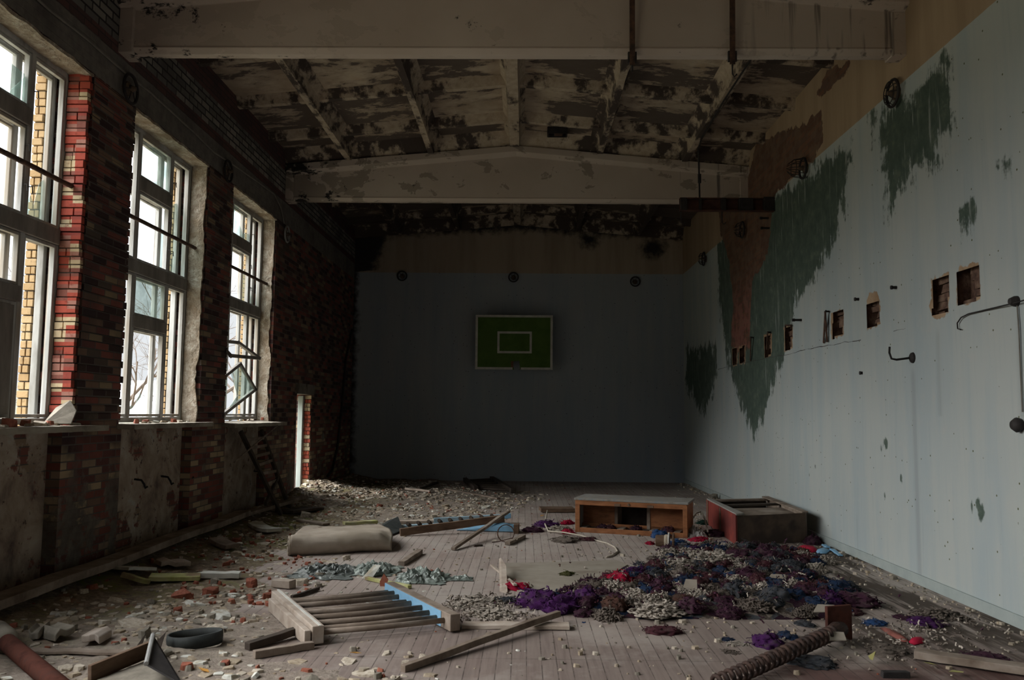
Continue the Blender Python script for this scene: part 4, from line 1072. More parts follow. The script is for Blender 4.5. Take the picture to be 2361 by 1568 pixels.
# black ring
c_ = gp(447, 1484); c_.z += 0
g = MB(); n = 48; vs, fs = [], []
for i in range(n):
    t_ = 2 * math.pi * i / n; R = .165 + .012 * math.sin(2 * t_ + .6) + .006 * math.sin(3 * t_)
    for dr, z in ((0, 0), (0.004, .04), (0, .075), (-.014, .075), (-.014, 0)):
        vs.append(c_ + V((math.cos(t_) * (R + dr) * 1.05, math.sin(t_) * (R + dr) * .95, z + .012 * math.sin(t_ + 2) * (z > .05))))
for i in range(n):
    for j in range(5): fs.append((i * 5 + j, ((i + 1) % n) * 5 + j, ((i + 1) % n) * 5 + (j + 1) % 5, i * 5 + (j + 1) % 5))
g.add(vs, fs); tag(g.build('rubber_ring', M['rubber'], None, True, origin=c_), 'black rubber ring lying on the dusty floor in front of the ladder', 'ring')

# ------------------------------------------------------------------ rolled mat
p0, p1 = gp(692, 1283), gp(912, 1272)
dx = (p1 - p0); L_ = dx.length; ex = dx.normalized(); ey = V((-ex.y, ex.x, 0)); R = .105
prof = [(R * (1 - math.cos(a)) - .0, R + R * math.sin(a)) for a in np.linspace(-math.pi / 2, math.pi * .48, 12)]
prof += [(R + .1 * k, 2 * R * (1 - .045 * k)) for k in range(1, 5)] + [(.62, .17), (.8, .17), (1.0, .165), (1.2, .15), (1.36, .1), (1.5, .012)]
def matf(a, b):
    k = b * (len(prof) - 1); i = min(int(k), len(prof) - 2); f_ = k - i
    yv = prof[i][0] * (1 - f_) + prof[i + 1][0] * f_; zv = prof[i][1] * (1 - f_) + prof[i + 1][1] * f_
    s0 = -.12 + yv * .22; s1 = L_ - .05 + .12 * math.sin(min(1, yv / 1.3) * math.pi)
    if yv > .4: s0 += 0
    x_ = s0 + (s1 - s0) * a
    endt = 1 - .5 * smooth01(.85, 1, a) * smooth01(.8, 0, yv)
    zz = zv * endt + .014 * fbm(x_ * 4, yv * 5, 3) * smooth01(0, .12, yv) + .02 * max(0, fbm(x_ * 2.2, yv * 2.2, 9))
    w_ = p0 + ex * x_ + ey * (yv + .015 * fbm(x_ * 3, zv * 6, 1))
    return V((w_.x, w_.y, max(.006, zz) + .3 * gz(w_.x, w_.y)))
M['felt'] = simple('dusty felt', [(.29, .24, .185), (.4, .34, .275), (.46, .4, .33)], 3, bump=.005, dirt=(.33, .28, .22))
r = thing('rolled_mat', 'large dusty brown mat with its front edge rolled under', 'mat', p0)
g = MB(); g.grid(matf, 44, 60); g.build('mat_sheet', M['felt'], r, smooth=True, solid=.02)
g = MB()
cc = p0 + ey * R + V((0, 0, R)) - ex * .115
for k in range(2):
    rr = R * (.95 - .42 * k); g.tube([cc + (ey * math.cos(t_) + V((0, 0, 1)) * math.sin(t_)) * rr for t_ in np.linspace(0, 6.1, 22)], .016, 6)
g.build('rolled_end', M['felt'], r)
plank('wooden_stick', 'short brown batten lying on the rolled mat', up_(gp(694, 1254), .15), up_(gp(742, 1247), .16), .04, .03, M['brownwood'], 'batten')
g = MB(); A_ = [up_(gp(866, 1232), .05), up_(gp(900, 1238), .012), up_(gp(930, 1226), .012), up_(gp(917, 1214), .13), up_(gp(890, 1219), .09)]
g.prism(A_, (0, .02, .012)); tag(g.build('bent_sheet', M['rubber'], None, bevel=.004), 'dark curled sheet beside the mat at the end of the broken blue ladder', 'sheet')

# ------------------------------------------------------------------ broken blue ladder behind the mat
f0, f1 = fl(922, 1236), fl(1162, 1224)
lad2 = thing('gym_ladder', 'broken blue-painted wall-bar ladder lying behind the rolled mat', 'wall bars', f0)
g = MB(); g.bar(up_(f0, .05), up_(f1, .17), .05, .1, n=4, wob=.003); g.build('rail', M['brownwood'], lad2, bevel=.005)
g = MB(); b0, b1 = fl(1000, 1208), fl(1172, 1206); g.bar(up_(b0, .05), up_(b1, .1), .06, .07); g.build('rail', M['pblue'], lad2, bevel=.005)
g = MB(); g.bar(up_(b0.lerp(b1, .92), .105), up_(b0.lerp(b1, 1.03), .11), .09, .07); g.build('painted_end', M['blue'], lad2, bevel=.005)
g = MB(); c0, c1 = fl(925, 1219), fl(1130, 1214); g.bar(up_(c0, .03), up_(c1, .06), .09, .04); g.build('rail', M['pblue'], lad2, bevel=.005)
g = MB(); d0, d1 = fl(1052, 1224), fl(1192, 1228); g.prism([up_(d0, .01), up_(d1, .01), up_(d1, .1), up_(fl(1150, 1224), .12)], (0, .05, 0)); g.build('side_board', M['blue'], lad2)
g = MB(); g.bar(up_(fl(1190, 1231), .06), up_(fl(1192, 1226), .06), .07, .12); g.build('end_block', M['brownwood'], lad2, bevel=.004)
for k in range(9):
    u = 945 + k * 24; q_ = up_(fl(u, 1224 - k * .6), .07 + .011 * k)
    g = MB(); g.lathe(q_, q_ + V((-.02, -.12, .045)), [(0, .026), (1, .026)], 8); g.build('rung_stub', M['darkwood'], lad2)
plank('plank', 'bright green mossy board end beyond the rolled mat', up_(gp(792, 1217), .06), up_(gp(868, 1212), .06), .12, .04, M['moss'])
plank('plank', 'dusty grey board lying in rubble behind the broken blue ladder', up_(fl(890, 1209), .03), up_(fl(1000, 1207), .03), .12, .04, M['palewood'])
g = MB(); pc = fl(1166, 1250)
pts = [pc + V((.11 * math.cos(t_) * (1 - .04 * t_ / 6), .05 * math.sin(t_), .11 + .1 * math.sin(t_))) for t_ in np.linspace(0, 12, 40)] + [pc + V((-.1, -.05, .01)), pc + V((-.17, -.1, .01))]
g.tube(pts, .006, 5); tag(g.build('wire_loop', M['rust']), 'coiled loop of thin wire standing beside the split batten', 'wire')

# ------------------------------------------------------------------ small ladder before the far wall
r = thing('gym_ladder', 'small dark ladder lying flat before the far wall', 'wall bars', fl(1120, 1125))
e0, e1, e2, e3 = fl(1098, 1134), fl(1072, 1112), fl(1183, 1139), fl(1132, 1108)
for a, b in ((e0, e1), (e2, e3)):
    g = MB(); g.bar(up_(a, .06), up_(b, .06), .09, .1); g.build('rail', M['darkwood'], r, bevel=.005)
for k in range(6):
    t_ = .06 + .17 * k; g = MB(); g.tube([up_(e0.lerp(e1, t_), .06), up_(e2.lerp(e3, t_), .06)], .024, 6); g.build('rung', M['darkwood'], r)

# ------------------------------------------------------------------ leaning wall bars under the last window
r = thing('gym_ladder', 'dark wall bars leaning against the recess under the last window', 'wall bars', (-3.8, 12.9, 0))
ta, tb, ba, bb_ = V((-3.98, 12.1, 1.34)), V((-3.98, 13.05, 1.34)), V((-3.5, 12.62, .08)), V((-3.62, 13.5, .08))
for a, b in ((ta, ba), (tb, bb_)):
    g = MB(); g.bar(a, b, .07, .05, (1, 0, 0), n=3, wob=.004); g.build('rail', M['darkwood'], r, bevel=.004)
for k in range(6):
    t_ = .1 + .1 * k + (.03 if k == 5 else 0); g = MB(); g.bar(ta.lerp(ba, t_), tb.lerp(bb_, t_ + rnd.uniform(-.02, .03)), .045, .03, (1, 0, 0)); g.build('rung', M['oldwood'], r, bevel=.003)
r = thing('trestle', 'dark timber A-shaped trestle beside the leaning wall bars', 'trestle', (-3.7, 14.0, 0))
tp = lw(641, 1099, -3.75)
for u, v in ((612, 1163), (661, 1155)):
    g = MB(); g.bar(tp, lw(u, v, -3.6), .05, .04, (1, 0, 0)); g.build('leg', M['darkwood'], r)
g = MB(); g.tube([lw(640, 981, -3.9), lw(590, 1023, -3.84), lw(540, 1066, -3.78)], .013, 6)
tag(g.build('bent_rod', M['oldwood']), 'thin rod slanting from the last window board down past the wall bars', 'rod')

# ------------------------------------------------------------------ fallen sashes in the last window
def sash(label, cs, w_, glassp=None, x=-4.17, mat='wdark'):
    r = thing('window_sash', label, 'sash', cs[0])
    for a, b in zip(cs, cs[1:] + cs[:1]):
        d_ = (b - a).normalized(); g = MB(); g.bar(a - d_ * w_ * .5, b + d_ * w_ * .5, w_, .045, (1, 0, 0)); g.build('sash_bar', M[mat], r, bevel=.004)
    if glassp:
        g = MB(); g.prism(glassp, (.004, 0, 0)); g.build('pane', M['glass'], r)
A_, B_, C_, D_ = lw(508, 962, -4.14), lw(588, 898, -4.14), lw(553, 839, -4.14), lw(500, 878, -4.14)
A_.z += .012
sash('fallen sash with a broken pane hanging askew in the last window, lower one', [A_, B_, C_, lw(470, 905, -4.14)], .05, [A_.lerp(B_, .15), B_, C_, C_.lerp(D_, .45), A_.lerp(B_, .45) + V((0, 0, .12))])
A_, B_, C_, D_ = lw(500, 785, -4.26), lw(549, 790, -4.26), lw(597, 826, -4.02), lw(532, 820, -4.0)
sash('twisted empty sash jutting into the room in the last window, upper one', [A_, B_, C_, D_], .05)

# ------------------------------------------------------------------ open wooden box and red cabinet
BL, BR = fl(1327, 1226), fl(1585, 1241)
e1 = (BR - BL); Wd = e1.length; e1 = e1.normalized(); e2 = V((-e1.y, e1.x, 0)); Hh, Dp = .47, .62
bx = thing('wooden_crate', 'open-fronted orange wooden cabinet lying on its back-less side', 'cabinet', BL)
bx['label'] = 'long orange wooden cabinet lying open-fronted on the wool'
def bp(x, y, z): return BL + e1 * x + e2 * y + V((0, 0, z))
def bspan(mb, a, b, mi=0):
    vs = [bp(x, y, z) for z in (a[2], b[2]) for y in (a[1], b[1]) for x in (a[0], b[0])]
    mb.add(vs, [(0, 2, 3, 1), (4, 5, 7, 6), (0, 1, 5, 4), (2, 6, 7, 3), (0, 4, 6, 2), (1, 3, 7, 5)], mi)
def bpart(nm, a, b, mat, par=None, bev=.004):
    m_ = MB(); bspan(m_, a, b); return m_.build(nm, M[mat], par or bx, bevel=bev)
M['greyboard'] = simple('weathered pale boards', [(.17, .155, .135), (.28, .26, .23), (.2, .23, .25)], 5, (1, 5, 1), bump=.006)
bpart('top_board', (-.02, -.02, Hh - .03), (Wd + .02, Dp, Hh), 'greyboard')
bpart('side_panel', (-.0, 0, 0.02), (.022, Dp, Hh - .03), 'greyboard')
bpart('side_panel', (Wd - .022, 0, .02), (Wd, Dp, Hh - .03), 'orangewood')
bpart('back_panel', (.022, Dp * .55, .06), (Wd * .33, Dp * .55 + .015, Hh - .03), 'orangewood'); bpart('back_panel', (Wd * .64, Dp * .4, .06), (Wd - .022, Dp * .4 + .015, Hh - .03), 'orangewood')
bpart('back_panel', (Wd * .3, Dp - .02, .04), (Wd * .7, Dp - .005, Hh - .03), 'darkwood')
bpart('divider', (Wd * .315, Dp * .5, .05), (Wd * .345, Dp - .02, Hh - .03), 'oldwood'); bpart('divider', (Wd * .62, Dp * .38, .05), (Wd * .65, Dp - .02, Hh - .03), 'oldwood')
bpart('face_rail', (.0, -.02, Hh - .095), (Wd, .01, Hh - .032), 'orangewood'); bpart('face_rail', (.02, -.02, .0), (Wd - .03, .012, .065), 'orangewood')
bpart('face_stile', (0, -.022, .0), (.065, .01, Hh - .08), 'orangewood'); bpart('face_stile', (Wd - .055, -.022, -.0), (Wd + .005, .01, Hh - .05), 'orangewood')
for x in (.06, Wd * .38, Wd * .67, Wd * .88): bpart('bottom_slat', (x, .0, .03), (x + .09, Dp * .42, .07), 'oldwood')
bpart('bottom_rail', (.03, Dp * .4, .05), (Wd - .03, Dp * .44, .1), 'orangewood')
for x in (Wd * .36, Wd * .655): bpart('hinge_recess', (x, -.026, Hh - .095), (x + .085, -.018, Hh - .06), 'brownwood')
m_ = MB(); m_.lathe(bp(Wd * .49, -.02, Hh - .065), bp(Wd * .49, -.03, Hh - .065), [(0, .022), (1, .018)], 14); m_.build('lock_plate', M['brownwood'], bx)

CA, CB, CD = fl(1700, 1256), fl(1862, 1251), fl(1633, 1208)
cab = thing('red_cabinet', 'toppled dark wooden cabinet with a red front, lying against the painted wall', 'cabinet', CA)
cab['category'] = 'cabinet'
ex_, ey_ = (CB - CA), (CD - CA); hz = V((0, 0, .36))
def cp(a, b, z): return CA + ex_ * a + ey_ * b + V((0, 0, z))
def cprism(nm, pts, vec, mat, par=cab):
    m_ = MB(); m_.prism(pts, vec); return m_.build(nm, M[mat], par, bevel=.004)
nx_ = ex_.normalized(); ny_ = ey_.normalized()
HF = .38
cprism('front_panel', [cp(0, -.01, .0), cp(0, 1.01, .0), cp(0, 1.01, HF - .02), cp(0, -.01, HF)], -nx_ * .025, 'redpaint')
for b_ in (.46, .93):
    cprism('batten', [cp(0, b_, .01), cp(0, b_ + .035, .01), cp(0, b_ + .035, HF - .025), cp(0, b_, HF - .02)], -nx_ * .034, 'brownwood')
M['cabside'] = simple('stained brown board', [(.06, .042, .03), (.13, .092, .065)], 3, bump=.003, dirt=(.045, .033, .026))
cprism('side_panel', [cp(0, 0, 0), cp(1, 0, 0), cp(1, 0, HF), cp(0, 0, HF - .02)], ny_ * .02, 'cabside')
cprism('side_panel', [cp(0, 1, 0), cp(.97, 1, 0), cp(.97, 1, HF - .05), cp(0, 1, HF - .04)], -ny_ * .02, 'darkwood')
cprism('back_panel', [cp(1, 0, 0), cp(1, 1, 0), cp(1, 1, HF), cp(1, 0, HF)], -nx_ * .025, 'oldwood')
cprism('inner_shelf', [cp(.02, .03, .31), cp(.96, .03, .31), cp(.96, .55, .31), cp(.02, .55, .31)], (0, 0, .02), 'oldwood')
cprism('top_strip', [cp(-.02, -.02, HF - .01), cp(.09, -.02, HF), cp(.05, 1.0, HF - .02), cp(-.02, 1.0, HF - .02)], (0, 0, .022), 'greyboard')
cprism('crossbar', [cp(.05, .62, HF - .05), cp(.95, .58, HF - .03), cp(.95, .63, HF - .03), cp(.05, .68, HF - .05)], (0, 0, .03), 'darkwood')
cprism('crossbar', [cp(.05, .92, HF - .04), cp(.95, .9, HF - .03), cp(.95, .96, HF - .03), cp(.05, .98, HF - .04)], (0, 0, .03), 'oldwood')
cprism('top_strip', [cp(.93, 0, HF - .005), cp(1.02, 0, HF), cp(1.02, 1, HF), cp(.9, 1, HF)], (0, 0, .02), 'oldwood')

# ------------------------------------------------------------------ hardboard sheet and bits on the open floor
g = MB(); pl_ = [fl(u, v, .006) for u, v in ((1150, 1299), (1290, 1297), (1420, 1292), (1447, 1303), (1405, 1328), (1370, 1350), (1255, 1374), (1195, 1366), (1172, 1340))]
g.prism(pl_, (0, 0, .006)); tag(g.build('hardboard_sheet', M['board']), 'large dusty hardboard sheet lying flat in mid floor', 'sheet')
plank('wooden_stick', 'pale stick leaning on the hardboard sheet edge', up_(fl(1134, 1308), .02), up_(fl(1188, 1362), .05), .035, .02, M['palewood'], 'stick')
g = MB(); a, b, c_ = fl(1150, 1318), fl(1165, 1368), fl(1152, 1364)
g.prism([up_(a, .13), up_(fl(1162, 1330), .1), up_(b, 0), up_(c_, 0)], (.02, .01, .01)); tag(g.build('wood_splinter', M['palewood']), 'pale wood splinter standing beside the hardboard sheet', 'splinter')
g = MB(); a = gp(632, 1358); g.box(a + V((.07, .06, .035)), (.2, .11, .07), Matrix.Rotation(-.35, 3, 'Z'), 0, .006); tag(g.build('wood_block', M['palewood'], None, bevel=.005, origin=a), 'squarish pale wood block behind the ladder rail', 'block')
g = MB(); a = gp(876, 1352); g.prism([a, a + V((.06, 0, 0)), a + V((.075, .01, .06)), a + V((.03, .02, .115)), a + V((-.005, .01, .04))], (0, .015, 0)); tag(g.build('red_shard', M['redbrick'], None, origin=a), 'bright orange-red shard standing beside the crumpled plastic', 'shard')
g = MB(); a = gp(834, 1334); g.prism([a, a + V((.1, .0, 0)), a + V((.17, .08, .11)), a + V((.1, .1, .11))], (0, .015, .005)); tag(g.build('white_tile', M['chipwhite'], None, origin=a), 'cream tile leaning on the crumpled plastic', 'tile')
plank('plank', 'thin greenish board under the crumpled plastic beside the orange shard', up_(fl(845, 1338), .02), up_(fl(945, 1358), .02), .05, .03, M['moss'])
# spool and white rope
p, q_ = up_(fl(1512, 1260), .075), up_(fl(1552, 1262), .075)
r = thing('cable_spool', 'small brown spool with pale flanges in front of the orange cabinet', 'spool', p)
g = MB(); g.lathe(p, p.lerp(q_, .5), [(0, .06), (.04, .068), (1, .068)], 18); g.build('drum', M['brownwood'], r, smooth=False)
g = MB(); g.lathe(p.lerp(q_, .5), p.lerp(q_, .75), [(0, .07), (.4, .078), (1, .075)], 18); g.build('hub', M['plaster'], r)
g = MB(); g.lathe(p.lerp(q_, .72), p.lerp(q_, .79), [(0, .105), (1, .105)], 22); g.build('flange', M['white'], r)
g = MB(); g.lathe(p.lerp(q_, .97), p.lerp(q_, 1.06), [(0, .1), (1, .1)], 22); g.build('flange', M['brownwood'], r)
M['rope'] = simple('dirty white rope', [(.36, .31, .25), (.48, .43, .36)], 12, bump=.002)
g = MB(); pts = [up_(fl(u, v), z) for u, v, z in ((1262, 1195, .12), (1256, 1215, .05), (1264, 1228, .02), (1300, 1233, .03), (1340, 1240, .03), (1370, 1247, .012), (1400, 1255, .012), (1418, 1264, .012), (1424, 1274, .012), (1412, 1283, .012), (1398, 1287, .012))]
g.tube(pts, .011, 6); tag(g.build('rope', M['rope'], None, True), 'thin white rope curling over the floor in front of the orange cabinet', 'rope')
g = MB(); pts = [up_(fl(u, v), z) for u, v, z in ((1598, 1228, .2), (1606, 1222, .24), (1618, 1221, .25), (1626, 1228, .18), (1632, 1240, .08))]
g.tube(pts, .012, 6); tag(g.build('rope', M['rope'], None, True), 'pale bent cord arching between the two cabinets', 'cord')
# coil spring
p, q_ = up_(fl(1650, 1603), .062), up_(fl(1935, 1480), .085)
M['springiron'] = simple('dark spring iron', [(.018, .012, .011), (.045, .026, .02), (.07, .038, .028)], 14, bump=.002, rough=.75)
sp_ = thing('coil_spring', 'big rusted coil spring with a brown end plate in the lower corner', 'spring', p)
d_ = (q_ - p); L_ = d_.length; d_ = d_.normalized(); s_ = d_.cross(V((0, 0, 1))).normalized(); u_ = s_.cross(d_)
nt = 24; g = MB()
g.tube([p + d_ * (L_ * i / (nt * 14)) + (s_ * math.cos(i * 2 * math.pi / 14) + u_ * math.sin(i * 2 * math.pi / 14)) * .044 for i in range(nt * 14 + 1)], .013, 8); g.build('coil', M['springiron'], sp_, smooth=True)
g = MB(); g.lathe(q_ - d_ * .12, q_ + d_ * .05, [(0, .05), (.5, .065), (1, .05)], 14); g.build('end_collar', M['springiron'], sp_)
g = MB(); pe = fl(1937, 1478); g.box(pe + V((0, .02, .125)), (.22, .03, .25), Matrix.Rotation(.35, 3, 'Z')); g.build('end_plate', M['pipe'], sp_, bevel=.004)
# cloth ribbons, floor socket
M['ribbon'] = simple('crimson cloth', [(.33, .006, .03), (.42, .012, .045)], 6, bump=.002)
M['pink'] = simple('faded red cloth', [(.2, .07, .055), (.28, .1, .08)], 6, bump=.003)
def cloth(name, px, label, mat, h=.02, cat='cloth'):
    poly = [fl(u, v) for u, v in px]; c_ = sum(poly, V()) / len(poly); g = MB()
    ring = [c_.lerp(p, k) for k in (1, .6) for p in poly]; n = len(poly)
    vs = [V((p.x, p.y, .006 + (0 if i < n else h * (1 + .6 * noise.noise(p * 9))))) for i, p in enumerate(ring)] + [c_ + V((0, 0, h * 1.1))]
    g.add(vs, [(i, (i + 1) % n, n + (i + 1) % n, n + i) for i in range(n)] + [(n + i, n + (i + 1) % n, 2 * n) for i in range(n)])
    return tag(g.build(name, M[mat], None, True, solid=.006), label, cat)
cloth('cloth_scrap', ((2095, 1484), (2112, 1477), (2130, 1477), (2128, 1485), (2108, 1489)), 'bright crimson scrap at the tip of a faded red cloth', 'ribbon', .03)
cloth('cloth_scrap', ((2028, 1450), (2052, 1455), (2078, 1468), (2098, 1484), (2078, 1481), (2050, 1466)), 'faded red cloth strip stretched along the floor', 'pink', .02)
cloth('cloth_scrap', ((1838, 1265), (1850, 1262), (1882, 1266), (1886, 1273), (1866, 1276)), 'crimson rag lying below the brown cabinet side', 'ribbon', .03)
cloth('cloth_scrap', ((1880, 1272), (1900, 1266), (1915, 1270), (1905, 1278), (1885, 1277)), 'blue rag lying below the brown cabinet side', 'blue', .02)
plank('blue_strip', 'light blue strip at the foot of the painted wall past the cabinet', up_(fl(1917, 1270), .02), up_(fl(1938, 1284), .02), .05, .02, M['blue'], 'strip')
plank('blue_strip', 'short light blue chip behind the longer blue strip', up_(fl(1898, 1262), .03), up_(fl(1910, 1268), .03), .05, .02, M['blue'], 'strip')
g = MB(); a = fl(2064, 1562); g.box(a + V((0, 0, .015)), (.17, .05, .05), None, 0, .004); tag(g.build('iron_plate', M['black'], None, bevel=.004, origin=a), 'black iron plate lying on oxblood boards in the lower corner', 'plate')
for u, v, w_, lab in ((1590, 1382, .15, 'triangular grey card standing in the wool heap'), (1480 + 420, 1428, .2, 'flat grey card in the wool near the coil spring'), (1925, 1496, .16, 'flat dusty card beside the coil spring'), (1790, 1352, .2, 'flat pale card in mid wool heap')):
    a = fl(u, v); g = MB(); k = .08 if 'standing' in lab else .02
    g.prism([a + V((-w_ * .5, -.04, .06 + k * .1)), a + V((w_ * .4, -.05, .07)), a + V((w_ * .5, .04, .08 + k)), a + V((-w_ * .15, .06, .08 + k))], (0, 0, .006)); tag(g.build('card', M['board']), lab, 'card')
# ------------------------------------------------------------------ rubble
from mathutils.bvhtree import BVHTree
bpy.context.view_layer.update()
dg = bpy.context.evaluated_depsgraph_get()
bvv, bvf = [], []
for o in list(COL.objects):
    if o.type != 'MESH': continue
    q_ = o
    while q_.parent: q_ = q_.parent
    if q_.get('kind') != 'thing': continue
    ev = o.evaluated_get(dg); me = ev.to_mesh(); b0_ = len(bvv); mw = o.matrix_world
    bvv += [mw @ v.co for v in me.vertices]; bvf += [tuple(b0_ + i for i in p.vertices) for p in me.polygons]; ev.to_mesh_clear()
BV = BVHTree.FromPolygons(bvv, bvf)
def free(p, r):
    h = BV.find_nearest(p, r)
    return h is None or h[0] is None
def chunk_mesh(seed, flat):
    r_ = random.Random(seed); b = bmesh.new(); n = r_.randint(5, 7); a0 = r_.uniform(0, 6)
    st = r_.uniform(1.0, 1.8)
    for k in range(n):
        t_ = a0 + 2 * math.pi * (k + r_.uniform(-.25, .25)) / n; R = r_.uniform(.36, .52)
        x, y = math.cos(t_) * R * st ** .5, math.sin(t_) * R / st ** .5
        b.verts.new((x, y, 0)); kk = r_.uniform(.72, 1)
        b.verts.new((x * kk + r_.uniform(-.04, .04), y * kk + r_.uniform(-.04, .04), flat * r_.uniform(.75, 1.1)))
    res = bmesh.ops.convex_hull(b, input=b.verts)
    bmesh.ops.delete(b, geom=[g_ for g_ in res['geom_interior'] if isinstance(g_, bmesh.types.BMVert)], context='VERTS') if res['geom_interior'] else None
    vs = [v.co.copy() for v in b.verts]; b.verts.index_update(); fs = [tuple(v.index for v in f_.verts) for f_ in b.faces]; b.free()
    return vs, fs
M['tanplaster'] = simple('tan plaster', [(.27, .21, .145), (.38, .31, .225), (.45, .38, .29)], 7, bump=.006)
CH_FLAT = [chunk_mesh(i, rnd.uniform(.16, .3)) for i in range(12)]
CH_LUMP = [chunk_mesh(40 + i, rnd.uniform(.4, .6)) for i in range(8)]
KINDS = {'plaster_chip': (CH_FLAT, ('plaster', 'chipwhite', 'plaster', 'tanplaster', 'tanplaster')), 'brick_shard': (CH_LUMP, ('redbrick',)), 'stone_chip': (CH_LUMP, ('stone', 'plaster', 'stone'))}
MESHES = {}
def chunk_data(kind, k, mat):
    key = (kind, k, mat)
    if key not in MESHES:
        vs, fs = KINDS[kind][0][k]; me = bpy.data.meshes.new(kind); me.from_pydata(vs, [], fs); me.materials.append(M[mat]); MESHES[key] = me
    return MESHES[key]
R5 = random.Random(77)
spec = []
def zone(x, y):
    if y > 14.6: return 'far'
    if y > 10.9: return 'behind'
    if y > 7.3: return 'mid'
    return 'front'
tries = 0
while len(spec) < 7200 and tries < 120000:
    tries += 1
    y = 4.6 + 15.2 * R5.random() ** 1.1; x = R5.uniform(-4.0, 1.9)
    e = dirt_edge(y) + .5 * fbm(x * .9, y * .9, 2)
    d = e - x
    dens = smooth01(-.5, 1.0, d) * (.55 + .75 * fbm(x * 1.3, y * 1.3, 14)) + (.025 if d > -2.2 else 0)
    if x < -3.45 and y < 13: dens *= .5
    if y > 17.6: dens *= .5
    if math.hypot(x + 3.4, y - 16.3) < 1.3: dens += .6
    if R5.random() > dens: continue
    kind = R5.choices(('plaster_chip', 'brick_shard', 'stone_chip'), ((.83, .03, .14) if y < 7 or y > 11 else (.58, .24, .18)) if x < -1.8 else (.76, .03, .21))[0]
    sz = min(.2, .04 * math.exp(R5.gauss(0, .52)))
    if y < 8.5: sz *= 1.35
    if d < -.1: sz *= .5
    if kind == 'plaster_chip': sz *= 1.25
    spec.append([x, y, sz, kind])
spec.sort(key=lambda s_: -s_[2] / s_[1] ** 1.0)
LAB = {('plaster_chip', 'front'): 'pale plaster chip on the dusty floor around the black ring and the flat ladder', ('plaster_chip', 'mid'): 'pale plaster chip in the mossy dirt between long beam and rolled mat',
       ('plaster_chip', 'behind'): 'pale plaster chip in the brown rubble behind the rolled mat', ('plaster_chip', 'far'): 'pale plaster chip in the rubble spreading from the doorway to the far wall',
       ('brick_shard', 'front'): 'red brick shard on the dusty floor around the black ring and flat ladder', ('brick_shard', 'mid'): 'red brick shard in the mossy dirt between long beam and rolled mat',
       ('brick_shard', 'behind'): 'red brick shard in the brown rubble behind the rolled mat', ('brick_shard', 'far'): 'red brick shard in the rubble spreading from the doorway to the far wall',
       ('stone_chip', 'front'): 'grey mortar lump on the dusty floor around the black ring and flat ladder', ('stone_chip', 'mid'): 'grey mortar lump in the mossy dirt between long beam and rolled mat',
       ('stone_chip', 'behind'): 'grey mortar lump in the brown rubble behind the rolled mat', ('stone_chip', 'far'): 'grey mortar lump in the rubble spreading from the doorway to the far wall'}
CAP = {'plaster_chip': 290, 'brick_shard': 85, 'stone_chip': 85}
CAT = {'plaster_chip': 'plaster chip', 'brick_shard': 'brick shard', 'stone_chip': 'mortar lump'}
used = {k: 0 for k in CAP}; placed = []
stuff = MB(); SM = ['plaster', 'chipwhite', 'redbrick', 'stone', 'tanplaster']
def put(kind, p, sz, label, group, rz=None, tilt=.12):
    tab, mats = KINDS[kind]; k = R5.randrange(len(tab)); mat = R5.choice(mats)
    o = bpy.data.objects.new(kind, chunk_data(kind, k, mat)); COL.objects.link(o)
    o.location = p; o.scale = (sz, sz * R5.uniform(.75, 1.1), sz * R5.uniform(.8, 1.2))
    o.rotation_euler = (R5.gauss(0, tilt), R5.gauss(0, tilt), R5.uniform(0, 6.3) if rz is None else rz)
    return tag(o, label, CAT[kind], group)
for x, y, sz, kind in spec:
    z = gz(x, y); p = V((x, y, z)); r_ = sz * .62
    ok = free(p + V((0, 0, .02)), r_ + .015)
    if not ok: continue
    big = used[kind] < CAP[kind] and x > -3.95
    if big:
        if any((x - a) ** 2 + (y - b) ** 2 < (r_ + c_) ** 2 for a, b, c_ in placed): big = None
        else:
            used[kind] += 1; placed.append((x, y, r_))
            zn = zone(x, y); put(kind, p - V((0, 0, .15 * sz)), sz, LAB[(kind, zn)], '%s %s' % (CAT[kind], {'front': 'by the black ring', 'mid': 'before the mat', 'behind': 'behind the mat', 'far': 'near the doorway'}[zn])); continue
    if big is None and sz > .09: continue
    tab, mats = KINDS[kind]; vs, fs = R5.choice(tab); m_ = Matrix.Rotation(R5.uniform(0, 6.3), 3, 'Z') @ Matrix.Rotation(R5.gauss(0, .25), 3, 'X')
    stuff.add([p + m_ @ (v * sz) - V((0, 0, .1 * sz)) for v in vs], fs, SM.index(R5.choice(mats)))
# crumbs over the bare boards, along the painted wall and among the wool
for i in range(2600):
    c_ = R5.random()
    if c_ < .3: x, y = R5.uniform(-1.3, 3.9), R5.uniform(4.7, 19.5)
    elif c_ < .55: y = R5.uniform(5, 19.8); x = 4.03 - abs(R5.gauss(0, .14))
    elif c_ < .8: x, y = R5.gauss(1.9, .95), R5.gauss(8, 1.4)
    else: x, y = R5.gauss(2.7, .6), R5.gauss(12.9, .9)
    if not (-1.5 < x < 4.02 and 4.6 < y < 20): continue
    sz = .015 * math.exp(R5.gauss(0, .45)) * (1.5 if c_ > .3 else 1)
    p = V((x, y, gz(x, y)))
    if not free(p, sz): continue
    vs, fs = R5.choice(CH_LUMP); stuff.add([p + v * sz for v in vs], fs, R5.choice((0, 4, 3, 3, 4, 2) if c_ < .3 else (4, 3, 0)))
tag(stuff.build('rubble', [M[k] for k in SM]), 'small crumbs of plaster, brick and mortar scattered over the floor', 'rubble', None, 'stuff')
